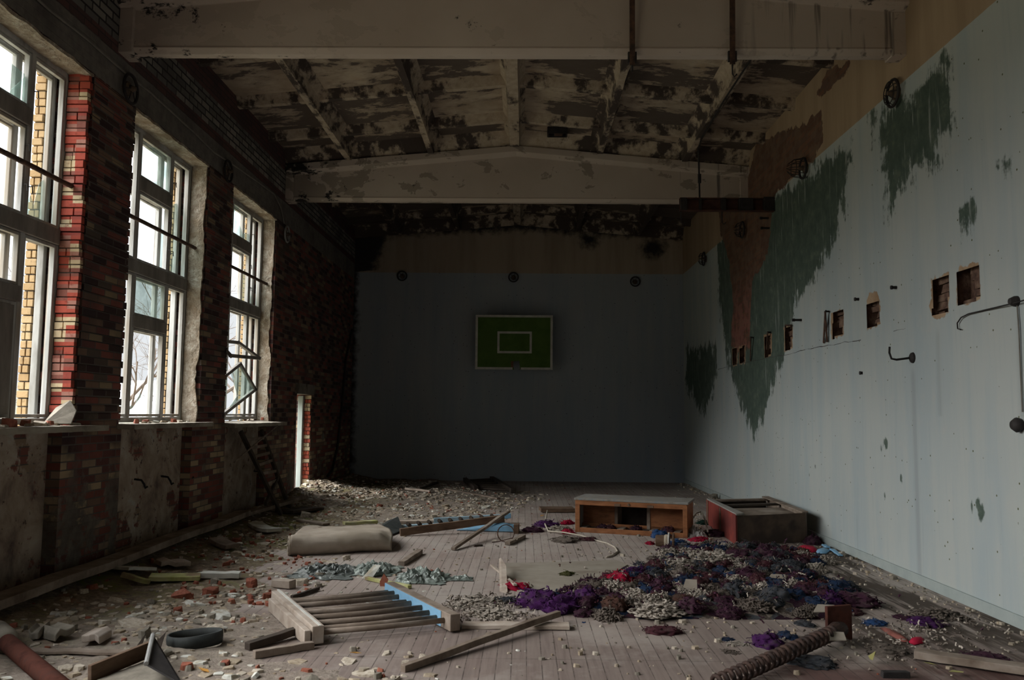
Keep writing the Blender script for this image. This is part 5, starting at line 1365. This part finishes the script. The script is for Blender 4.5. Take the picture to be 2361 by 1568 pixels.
# stones along the foot of the painted wall
for u, v, sz, lab in ((1972, 1281, .1, 'brown stone lying at the painted wall past the blue strip, upright'), (1995, 1290, .08, 'small brown stone lying beside the upright stone at the painted wall'), (1945, 1283, .09, 'pale lump lying between blue strip and upright stone'), (1690, 1150, .16, 'brown rag-like lump lying at the painted wall behind the red cabinet'), (1640, 1150, .12, 'grey lump lying at the painted wall behind the red cabinet')):
    p = fl(u, v); p.x = min(p.x, 3.95); put('stone_chip', p, sz, lab, None)
# rubble on the window boards
def on_sill(kind, k, yy, xx, sz, label, group=None, rz=None): return put(kind, V((xx, yy, 1.495)), sz, label, group, rz, .1)
for i in range(20):
    yy = 5.9 + 1.95 * i / 20 + R5.uniform(-.02, .02); on_sill('plaster_chip' if i % 4 else 'brick_shard', i, yy, R5.uniform(-4.2, -4.0), R5.uniform(.07, .15), 'plaster chip heaped on the board of the window with red brick jamb' if i % 4 else 'red brick shard heaped on the board of the window with red brick jamb', 'rubble on the red jamb window board')
for i in range(12):
    yy = 8.95 + 1.5 * i / 12; on_sill('plaster_chip' if i % 4 else 'brick_shard', i, yy, R5.uniform(-4.22, -4.02), R5.uniform(.05, .11), 'plaster chip lying on the middle window board' if i % 4 else 'red brick shard lying on the middle window board', 'rubble on the middle window board')
for i in range(6):
    yy = 12.35 + 1.35 * i / 6; on_sill('plaster_chip' if i < 5 else 'brick_shard', i, yy, R5.uniform(-4.24, -4.1), R5.uniform(.05, .09), 'plaster chip lying on the tilted last window board' if i < 5 else 'red brick shard at the end of the tilted last window board', 'rubble on the last window board')
g = MB(); c_ = V((-4.12, 7.6, 1.5))
g.prism([c_ + V((-.1, -.1, 0)), c_ + V((.11, .0, 0)), c_ + V((.1, .1, .12)), c_ + V((.02, .12, .22)), c_ + V((-.1, .1, .15))], (.015, -.03, .008)); tag(g.build('plaster_slab', M['stone'], None, bevel=.006, origin=c_), 'grey plaster slab leaning at the red brick jamb on the window board', 'slab')
# hooks left in the recess plaster
M['hk'] = M['black']
for u, v, lab in ((310, 1105, 'bent iron hook in the plaster recess under the middle window, first of three'), (372, 1098, 'bent iron hook in the plaster recess under the middle window, second of three'), (420, 1085, 'bent iron hook in the plaster recess under the middle window, third of three'), (585, 1086, 'bent iron hook in the recess behind the leaning wall bars')):
    p = lw(u, v, -4.195); g = MB(); g.tube([p, p + V((.08, 0, -.01)), p + V((.11, .01, -.06)), p + V((.12, .02, -.1)), p + V((.14, .03, -.08))], .012, 6)
    tag(g.build('radiator_hook', M['hk'], None, origin=p), lab, 'hook')
# crumpled plastic
M['plas_g'] = simple('grey green plastic film', [(.06, .075, .065), (.2, .235, .21), (.44, .5, .46)], 9, bump=.004, rough=.35, spec=.5)
M['plas_d'] = simple('dirty grey plastic film', [(.05, .06, .06), (.16, .18, .17), (.3, .32, .3)], 9, bump=.004, rough=.4, spec=.5)
M['plas_w'] = simple('white plastic film', [(.3, .29, .27), (.5, .48, .46)], 8, bump=.003, rough=.4, spec=.5)
def crumple(u, v, w_, d_, h, mat, label, seed, rot=0):
    c_ = gp(u, v); g = MB()
    h *= .7
    def fn(a, b):
        x, y = (a - .5) * w_, (b - .5) * d_
        t_ = math.atan2(y / d_, x / w_); rr = math.hypot(x / w_, y / d_) * 2
        k = 1 + .22 * fbm(math.cos(t_) * 1.6, math.sin(t_) * 1.6, seed)
        x *= k; y *= k
        q = V((x * 9, y * 9, seed))
        z = h * (1 - min(1, rr) ** 3) * (.25 + abs(noise.noise(q)) * .8 + .75 * abs(noise.noise(q * 2.6)) + .45 * abs(noise.noise(q * 5.5))) + .008
        j = V((noise.noise(q * 1.7 + V((9, 0, 0))), noise.noise(q * 1.7 + V((0, 9, 0))), 0)) * .05 * min(w_, d_) * 2
        return c_ + V((x, y, 0)) + j + V((0, 0, max(.004, z)))
    g.grid(fn, 72, 64); return tag(g.build('plastic_film', M[mat], None, solid=.003), label, 'plastic film')
crumple(752, 1322, .62, .7, .1, 'plas_d', 'dirty grey crumpled film, at the end of the pile facing the window wall', 1)
crumple(866, 1318, .46, .55, .13, 'plas_g', 'pale green crumpled film in the middle of the plastic pile', 5)
crumple(968, 1336, .5, .55, .12, 'plas_g', 'grey-green crumpled film with dark folds at the end of the plastic pile', 9)
crumple(1062, 1336, .24, .2, .05, 'plas_g', 'thin pale green film scrap lying on bare boards past the plastic pile', 14)
crumple(1606, 1238, .28, .35, .17, 'plas_w', 'white crumpled bag between the orange and red cabinets', 20)
crumple(940, 1382, .2, .22, .08, 'plas_d', 'small grey crumpled scrap at the far end of the blue ladder rail', 27)
# ------------------------------------------------------------------ wool waste
WC = {'violet': ((.045, .014, .062), (.085, .024, .115)), 'plum': ((.034, .014, .026), (.085, .034, .058)), 'wine': ((.05, .018, .026), (.105, .038, .046)), 'crimson': ((.28, .006, .03), (.45, .012, .05)),
      'navy': ((.012, .022, .05), (.03, .055, .115)), 'slate': ((.03, .036, .045), (.085, .09, .1)), 'taupe': ((.1, .082, .07), (.23, .19, .16)), 'cream': ((.3, .255, .21), (.56, .5, .43)), 'rust': ((.07, .035, .03), (.13, .065, .048)), 'blue': ((.02, .05, .14), (.04, .1, .24)), 'mossgreen': ((.045, .05, .015), (.1, .1, .03)), 'bottle': ((.01, .035, .025), (.02, .06, .045))}
def wool_mat(n):
    a, b = WC[n]; t = NT('wool ' + n); c = t.coords(); oi = t.n('ShaderNodeObjectInfo'); off = t.math('MULTIPLY', oi.outputs['Random'], 31.0)
    c = t.scale(c, (1, 1, 1), t.comb(off, off, off)); n1 = t.noise(c, 9, 5, .7); n2 = t.noise(c, 60, 3, .6)
    col = t.ramp(n1, [(.3, a), (.65, b)])
    col = t.mix(t.math('MULTIPLY', t.step(t.noise(c, 4, 5, .7), .46, .66), .6), col, WC['taupe'][0])
    return t.bsdf(col, 1.0, t.bump(n2, .01, .9), 0, .05)
for k in WC: M['w_' + k] = wool_mat(k)
R6 = random.Random(404)
def curl(mb, p, d, L, r, n=6, wob=.6, k=3, mi=0):
    pts = [p]; q_ = p.copy(); dd = d.normalized()
    for i in range(n):
        dd = (dd + V((R6.gauss(0, wob), R6.gauss(0, wob), R6.gauss(0, wob) - .12))).normalized(); q_ = q_ + dd * L / n; q_.z = max(q_.z, .0); pts.append(q_.copy())
    mb.tube(pts, r, k, mi)
def fuzzy(seed):
    b = bmesh.new(); bmesh.ops.create_icosphere(b, subdivisions=4, radius=.5); mb = MB()
    off = V((seed * 3.1, seed * 1.7, 0)); pos = []
    for v in b.verts:
        n_ = v.co.normalized(); k = 1 + .3 * noise.fractal(n_ * 2 + off, 1, 2, 3) + .13 * noise.fractal(n_ * 7 + off, 1, 2, 3)
        v.co = V((n_.x * .5 * k * 1.1, n_.y * .5 * k * .85, max(-.06, n_.z * .42 * k)))
        pos.append((v.co.copy(), n_))
    b.verts.index_update()
    mb.add([v.co for v in b.verts], [tuple(v.index for v in f_.verts) for f_ in b.faces]); b.free()
    for i in range(150):
        p, n_ = R6.choice(pos)
        if p.z < 0: continue
        curl(mb, p * .97, (n_ * .6 + V((R6.gauss(0, 1), R6.gauss(0, 1), R6.gauss(0, .5)))), R6.uniform(.12, .35), R6.uniform(.012, .022), 5, .7)
    return mb
def noodles(seed):
    mb = MB()
    mb.grid(lambda a, b: V((math.cos(b * 6.2832) * a * .52, math.sin(b * 6.2832) * a * .43, .25 * (1 - a * a) * (1 + .5 * fbm(math.cos(b * 6.2832) * a * 3, math.sin(b * 6.2832) * a * 3, seed)) - .01)), 10, 28)
    for i in range(260):
        a = R6.uniform(0, 6.28); r_ = .5 * R6.random() ** .6; h = .3 * (1 - (r_ / .52) ** 2) * R6.random() ** .5
        p = V((math.cos(a) * r_ * 1.1, math.sin(a) * r_ * .9, h + .02))
        curl(mb, p, V((R6.gauss(0, 1), R6.gauss(0, 1), R6.gauss(0, .45))), R6.uniform(.12, .28), R6.uniform(.026, .042), 5, .6, 4)
    return mb
def proto(mb, smooth=True):
    me = bpy.data.meshes.new('wool_clump'); me.from_pydata(mb.v, [], mb.f); me.materials.append(M['w_plum'])
    me.polygons.foreach_set('use_smooth', [smooth] * len(me.polygons)); return me
FZ = [proto(fuzzy(i)) for i in range(7)]; ND = [proto(noodles(i)) for i in range(5)]
def wheap(x, y):
    return max(0, .075 * HM(x, y))
HEAP_PX = [(1190, 1392), (1260, 1370), (1400, 1335), (1490, 1292), (1560, 1262), (1690, 1262), (1860, 1268), (1915, 1300), (1900, 1330), (1985, 1365), (2030, 1400), (1960, 1415), (1950, 1432), (1700, 1432), (1500, 1432), (1300, 1422)]
HP = [(fl(u, v).x, fl(u, v).y) for u, v in HEAP_PX]
def HM(x, y):
    d = float(sdf(HP, np.array([[x]]), np.array([[y]]))[0, 0]); return smooth01(-.05, .4, d) * (1 + .5 * fbm(x * 3, y * 3, 4))
def clump(kind, col, p, sz, label, group=None, hz=1.0, rz=None):
    o = bpy.data.objects.new('wool_clump', R6.choice(ND if kind == 'n' else FZ)); COL.objects.link(o)
    o.material_slots[0].link = 'OBJECT'; o.material_slots[0].material = M['w_' + col]
    o.location = p; o.scale = (sz, sz * R6.uniform(.8, 1.1), sz * hz * R6.uniform(.75, 1.05)); o.rotation_euler = (0, 0, R6.uniform(0, 6.3) if rz is None else rz)
    return tag(o, label, 'wool', group)
HIGH = []
def named(u, v, px, kind, col, label, hz=.9):
    p = fl(u, v); sz = px / FPX * (p - CAM).length; p.y += sz * .35; p.z = wheap(p.x, p.y) * .8 - .005
    HIGH.append((p.x, p.y, sz * .5)); return clump(kind, col, p, sz, label, None, hz)
named(1243, 1406, 95, 'f', 'violet', 'violet wool clump at the heap tip closest to the ladder rail', .8)
named(1300, 1416, 95, 'f', 'violet', 'vivid violet wool clump, middle one of three at the heap tip', .8)
named(1352, 1402, 60, 'f', 'violet', 'violet wool clump beside the navy ones, innermost of three at the heap tip', .9)
named(1190, 1362, 62, 'f', 'crimson', 'crimson wool clump touching the hardboard sheet', .5)
named(1432, 1360, 66, 'f', 'crimson', 'bright crimson wool clump lying in mid heap', .8)
named(1412, 1346, 50, 'f', 'wine', 'wine-red wool clump just behind the bright crimson one', .8)
named(1468, 1338, 60, 'f', 'violet', 'violet wool clump beside the bright crimson one', .7)
named(1105, 1398, 110, 'n', 'cream', 'beige corded wool pile near the blue ladder rail end', .35)
named(1058, 1400, 80, 'n', 'cream', 'thin beige corded wool pile touching the ladder rail', .3)
named(1130, 1428, 110, 'n', 'cream', 'brown-grey corded wool pile in front of the beige one', .35)
named(1165, 1392, 55, 'f', 'slate', 'grey wool clump between beige pile and violet clump', .6)
named(1535, 1465, 72, 'f', 'wine', 'lone burgundy wool clump on bare floorboards before the heap', .55)
named(1308, 1330, 44, 'f', 'mossgreen', 'small moss-green wool clump on the hardboard sheet', .5)
named(1228, 1228, 45, 'f', 'plum', 'dark plum wool clump beside the far blue ladder end', .6)
named(1262, 1216, 52, 'f', 'violet', 'dark violet wool clump at the end of the orange cabinet', .8)
named(1290, 1226, 66, 'n', 'cream', 'cream corded wool pile against the end of the orange cabinet', .6)
named(1308, 1210, 34, 'f', 'crimson', 'crimson wool clump behind the cream pile at the orange cabinet', .8)
named(1310, 1232, 34, 'f', 'crimson', 'crimson wool clump in front of the cream pile at the orange cabinet', .7)
named(1305, 1251, 66, 'f', 'taupe', 'grey-brown wool clump under the white rope', .45)
named(1358, 1248, 40, 'f', 'wine', 'wine-red wool clump under the orange cabinet edge beside the rope', .5)
named(1524, 1242, 36, 'f', 'blue', 'bright blue wool clump sitting on the brown spool', 1.1)
named(1566, 1258, 36, 'f', 'blue', 'blue wool clump at the flange of the spool', .8)
named(1500, 1256, 24, 'f', 'crimson', 'small crimson wool clump behind the spool drum', .8)
named(1616, 1249, 44, 'f', 'crimson', 'crimson wool clump beneath the white bag', .5)
named(1652, 1238, 46, 'f', 'plum', 'plum wool clump leaning on the red cabinet front', .9)
named(1626, 1210, 34, 'f', 'bottle', 'bottle-green wool clump behind the red cabinet front', .7)
for u, c_, lab in ((1385, 'plum', 'plum wool clump lying inside the orange cabinet, close to its pale end'), (1405, 'wine', 'wine-red wool clump inside the orange cabinet beside a divider'), (1465, 'plum', 'plum wool clump inside the orange cabinet under its dark compartment'), (1540, 'wine', 'wine wool clump inside the orange cabinet close to the spool')):
    p = fl(u, 1226); named_p = BL.lerp(BR, (u - 1327) / 258) + e2 * .14; clump('f', c_, named_p + V((0, 0, .05)), .16, lab)
named(1880, 1256, 50, 'f', 'plum', 'dark plum wool clump in the corner behind the red cabinet', 1.0)
named(1830, 1322, 52, 'f', 'slate', 'grey-blue wool clump on the brown boards beside the heap', .6)
named(1932, 1388, 66, 'f', 'navy', 'navy wool clump at the heap edge facing the painted wall', .8)
named(1985, 1402, 82, 'f', 'plum', 'big plum wool clump at the heap edge facing the painted wall', .7)
named(1970, 1418, 50, 'f', 'wine', 'wine-red wool clump in front of the big plum one', .5)
named(2026, 1444, 46, 'f', 'blue', 'blue wool clump alone on the boards past the coil spring plate', .6)
named(2180, 1432, 92, 'n', 'taupe', 'greyish corded wool pile closest to the painted wall', .55)
named(2146, 1446, 66, 'f', 'violet', 'dark violet wool clump before the greyish corded pile', .6)
named(2090, 1430, 40, 'f', 'plum', 'small plum wool clump between blue clump and corded pile', .5)
named(1778, 1494, 70, 'f', 'violet', 'violet wool clump behind the coil spring', .8)
named(1822, 1474, 50, 'f', 'navy', 'small navy wool clump behind the coil spring, touching the heap', .7)
named(1862, 1446, 40, 'f', 'slate', 'rounded grey wool clump beside the coil spring plate', .8)
named(1680, 1478, 32, 'f', 'navy', 'small navy wool tuft alone on bare boards before the heap', .4)
named(1706, 1490, 50, 'n', 'cream', 'little cream corded tuft beside the small navy tuft, first of two', .25)
named(1690, 1509, 46, 'n', 'taupe', 'little corded tuft in front of the small navy tuft, second of two', .25)
named(1880, 1540, 90, 'f', 'slate', 'dirty grey wool clump beside the middle of the coil spring', .5)
named(2290, 1530, 80, 'f', 'plum', 'dark plum wool clump behind the weathered corner plank', .4)
named(2060, 1512, 90, 'f', 'taupe', 'brown-grey wool clump before the faded red cloth', .35)
# white corded drifts on the heap
for u, v, w_, lab in ((1570, 1322, 96, 'cream corded drift on the heap, nearest the hardboard sheet of four'), (1660, 1318, 105, 'cream corded drift in the upper heap below the red cabinet'), (1470, 1398, 90, 'cream corded drift along the front of the heap behind the crimson clump'), (1520, 1430, 110, 'cream corded drift at the front edge of the heap'), (1620, 1300, 80, 'thin cream corded drift behind the other upper drifts')):
    named(u, v, w_, 'n', 'cream', lab, .5)
# heap filling
FILL = [('plum', .27), ('wine', .12), ('navy', .13), ('slate', .15), ('taupe', .17), ('violet', .04), ('rust', .04), ('cream', .12)]
NAMES = {'plum': 'dark plum', 'wine': 'wine-brown', 'navy': 'navy blue', 'slate': 'slate grey', 'taupe': 'dusty taupe', 'violet': 'dull violet', 'rust': 'rust-brown', 'cream': 'off-white'}
got = 0; tries = 0; FP = []
xs_ = [p[0] for p in HP]; ys_ = [p[1] for p in HP]
while got < 190 and tries < 6000:
    tries += 1
    x, y = R6.uniform(min(xs_) - .1, max(xs_) + .1), R6.uniform(min(ys_) - .1, max(ys_) + .1)
    h = HM(x, y)
    if R6.random() > h * 1.3: continue
    sz = R6.uniform(.13, .27)
    if any((x - a) ** 2 + (y - b) ** 2 < (c_ * .75 + sz * .3) ** 2 for a, b, c_ in HIGH): continue
    if any((x - a) ** 2 + (y - b) ** 2 < (c_ * .5 + sz * .4) ** 2 for a, b, c_ in FP): continue
    if not free(V((x, y, .1)), sz * .45): continue
    FP.append((x, y, sz * .5)); got += 1
    # colours drift in patches over the heap
    q = fbm(x * 1.1, y * 1.1, 31); w_ = [a * (1 + (2.2 * q if i in (0, 1, 5) else -1.6 * q if i in (2, 3, 4) else 0)) for i, (n_, a) in enumerate(FILL)]
    col = R6.choices([n_ for n_, a in FILL], [max(.01, a) for a in w_])[0]
    clump('n' if col == 'cream' or (col == 'taupe' and R6.random() < .6) else 'f', col, V((x, y, wheap(x, y) * .75 - .005)), sz, NAMES[col] + ' wool clump matted into the big heap before the cabinets', NAMES[col] + ' wool in the heap', .95)
# tangled base of the heap and loose ends
t = NT('matted wool and dirt'); c = t.coords(); vo = t.n('ShaderNodeTexVoronoi'); t.inp(vo.inputs['Vector'], c); vo.inputs['Scale'].default_value = 11
sc_ = t.n('ShaderNodeSeparateColor'); t.inp(sc_.inputs[0], vo.outputs['Color'])
col = t.ramp(sc_.outputs[0], [(0, WC['plum'][0]), (.25, WC['taupe'][0]), (.45, WC['slate'][1]), (.6, WC['wine'][0]), (.72, WC['navy'][0]), (.84, WC['taupe'][1]), (.95, WC['cream'][0])], True)
nn = t.noise(c, 40, 5, .7); col = t.mix(t.step(nn, .5, .62), col, (.05, .038, .032))
M['heap'] = t.bsdf(col, 1, t.bump(nn, .02, 1), 0, .05)
g = MB(); x0, x1, y0, y1 = min(xs_) - .2, max(xs_) + .2, min(ys_) - .2, max(ys_) + .2
g.grid(lambda a, b: V((x0 + (x1 - x0) * a, y0 + (y1 - y0) * b, -.01 + (wheap(x0 + (x1 - x0) * a, y0 + (y1 - y0) * b)) * (1 + .3 * fbm(a * 60, b * 60, 2)))), 110, 110)
tag(g.build('wool_waste', M['heap'], smooth=True), 'matted dirt and wool fluff forming the bed of the big heap', 'wool waste', None, 'stuff')
g = MB(); cols = ['plum', 'taupe', 'cream', 'navy', 'wine', 'rust']
for i in range(1500):
    if i < 1000:
        x, y = R6.uniform(x0, x1), R6.uniform(y0, y1)
        if R6.random() > HM(x, y) + .06: continue
        z = wheap(x, y) + .02 + .05 * R6.random()
    elif i < 1250: p = fl(R6.uniform(1030, 1230), R6.uniform(1375, 1440)); x, y, z = p.x, p.y, .015
    else: p = fl(R6.gauss(2120, 110), R6.gauss(1465, 30)); x, y, z = min(p.x, 3.9), p.y, .012
    curl(g, V((x, y, z)), V((R6.gauss(0, 1), R6.gauss(0, 1), .1)), R6.uniform(.03, .07), R6.uniform(.004, .008), 5, .8, 3, R6.choices(range(6), (3, 3, 3, 1, 2, 1) if i < 1000 else (0, 3, 3, 0, 0, 0))[0])
tag(g.build('loose_wool', [M['w_' + k] for k in cols]), 'loose wool ends scattered over and around the heap', 'wool waste', None, 'stuff')
# fallen leaves
M['leaf'] = simple('dry leaf', [(.42, .2, .04), (.55, .3, .07)], 6, bump=.001); M['leafg'] = simple('yellow green leaf', [(.38, .36, .12), (.5, .47, .2)], 6, bump=.001)
for i, (u, v, m_, lab) in enumerate(((820, 1508, 'leaf', 'orange leaf on the dirt in front of the flat ladder'), (704, 1477, 'leaf', 'orange leaf between the pale rail and the brown batten'), (2012, 1524, 'leafg', 'yellow-green leaf on oxblood boards, the one standing up'), (2145, 1533, 'leafg', 'yellow leaf lying beside the weathered corner plank'), (2205, 1552, 'leafg', 'big dull yellow leaf on oxblood boards below the corner plank'), (1585, 1344, 'leaf', 'small orange leaf in mid heap'), (1250, 1190, 'leaf', 'tiny orange leaf on the floor behind the heap of wool at the orange cabinet'), (470, 1548, 'leaf', 'orange flake of brick dust coloured leaf beside the metal tray'))):
    p = gp(u, v, .02); a = R6.uniform(0, 6); g = MB(); d_, s_ = V((math.cos(a), math.sin(a), 0)), V((-math.sin(a), math.cos(a), 0)); k = .045 if 'big' not in lab else .07
    up = .05 if 'standing' in lab else .012
    g.add([p - d_ * k, p - d_ * k * .2 + s_ * k * .55 + V((0, 0, up)), p + d_ * k + V((0, 0, up * 1.5)), p - d_ * k * .2 - s_ * k * .55 + V((0, 0, up * .6)), p + V((0, 0, .004))], [(0, 4, 1), (1, 4, 2), (2, 4, 3), (3, 4, 0)])
    tag(g.build('leaf', M[m_], None, solid=.001), lab, 'leaf')
# ------------------------------------------------------------------ light: overcast sky, brightest high up towards the window side
W = bpy.data.worlds.new('overcast sky'); SC.world = W; W.use_nodes = True
t = W.node_tree; t.nodes.clear()
tc = t.nodes.new('ShaderNodeTexCoord'); sp = t.nodes.new('ShaderNodeSeparateXYZ'); t.links.new(tc.outputs['Generated'], sp.inputs[0])
mr = t.nodes.new('ShaderNodeMapRange'); t.links.new(sp.outputs[2], mr.inputs[0])
mr.inputs[1].default_value = .12; mr.inputs[2].default_value = .75; mr.inputs[3].default_value = SKY_LOW; mr.inputs[4].default_value = SKY_HIGH
bg = t.nodes.new('ShaderNodeBackground'); bg.inputs[0].default_value = (.93, .97, 1, 1)
t.links.new(mr.outputs[0], bg.inputs[1])
ow = t.nodes.new('ShaderNodeOutputWorld'); t.links.new(bg.outputs[0], ow.inputs[0])
sun = bpy.data.lights.new('veiled_sun', 'SUN'); so = bpy.data.objects.new('veiled_sun', sun); COL.objects.link(so)
sun.energy = SUN_E; sun.angle = math.radians(62); sun.color = (1, .97, .93)
so.rotation_euler = V((-.85, -.06, .52)).to_track_quat('Z', 'Y').to_euler()
for y0, dy, z0, dz in [(k, WW, SILL, HEAD - SILL) for k in WIN] + [(D0, D1 - D0, 0, DH)]:
    pl = bpy.data.lights.new('daylight_portal', 'AREA'); po = bpy.data.objects.new('daylight_portal', pl); COL.objects.link(po)
    pl.shape = 'RECTANGLE'; pl.size = dz; pl.size_y = dy; pl.cycles.is_portal = True
    po.location = (-4.65, y0 + dy / 2, z0 + dz / 2); po.rotation_euler = (0, -math.pi / 2, 0)
vs = SC.view_settings
SC.display_settings.display_device = 'sRGB'
vs.view_transform = 'Standard'; vs.look = 'None'; vs.gamma = 1; vs.use_curve_mapping = False
vs.exposure = EXPO
cy = SC.cycles
cy.max_bounces = 7; cy.diffuse_bounces = 5; cy.glossy_bounces = 2; cy.transmission_bounces = 3; cy.transparent_max_bounces = 10
cy.caustics_reflective = False; cy.caustics_refractive = False
cy.sample_clamp_indirect = 4; cy.use_denoising = True
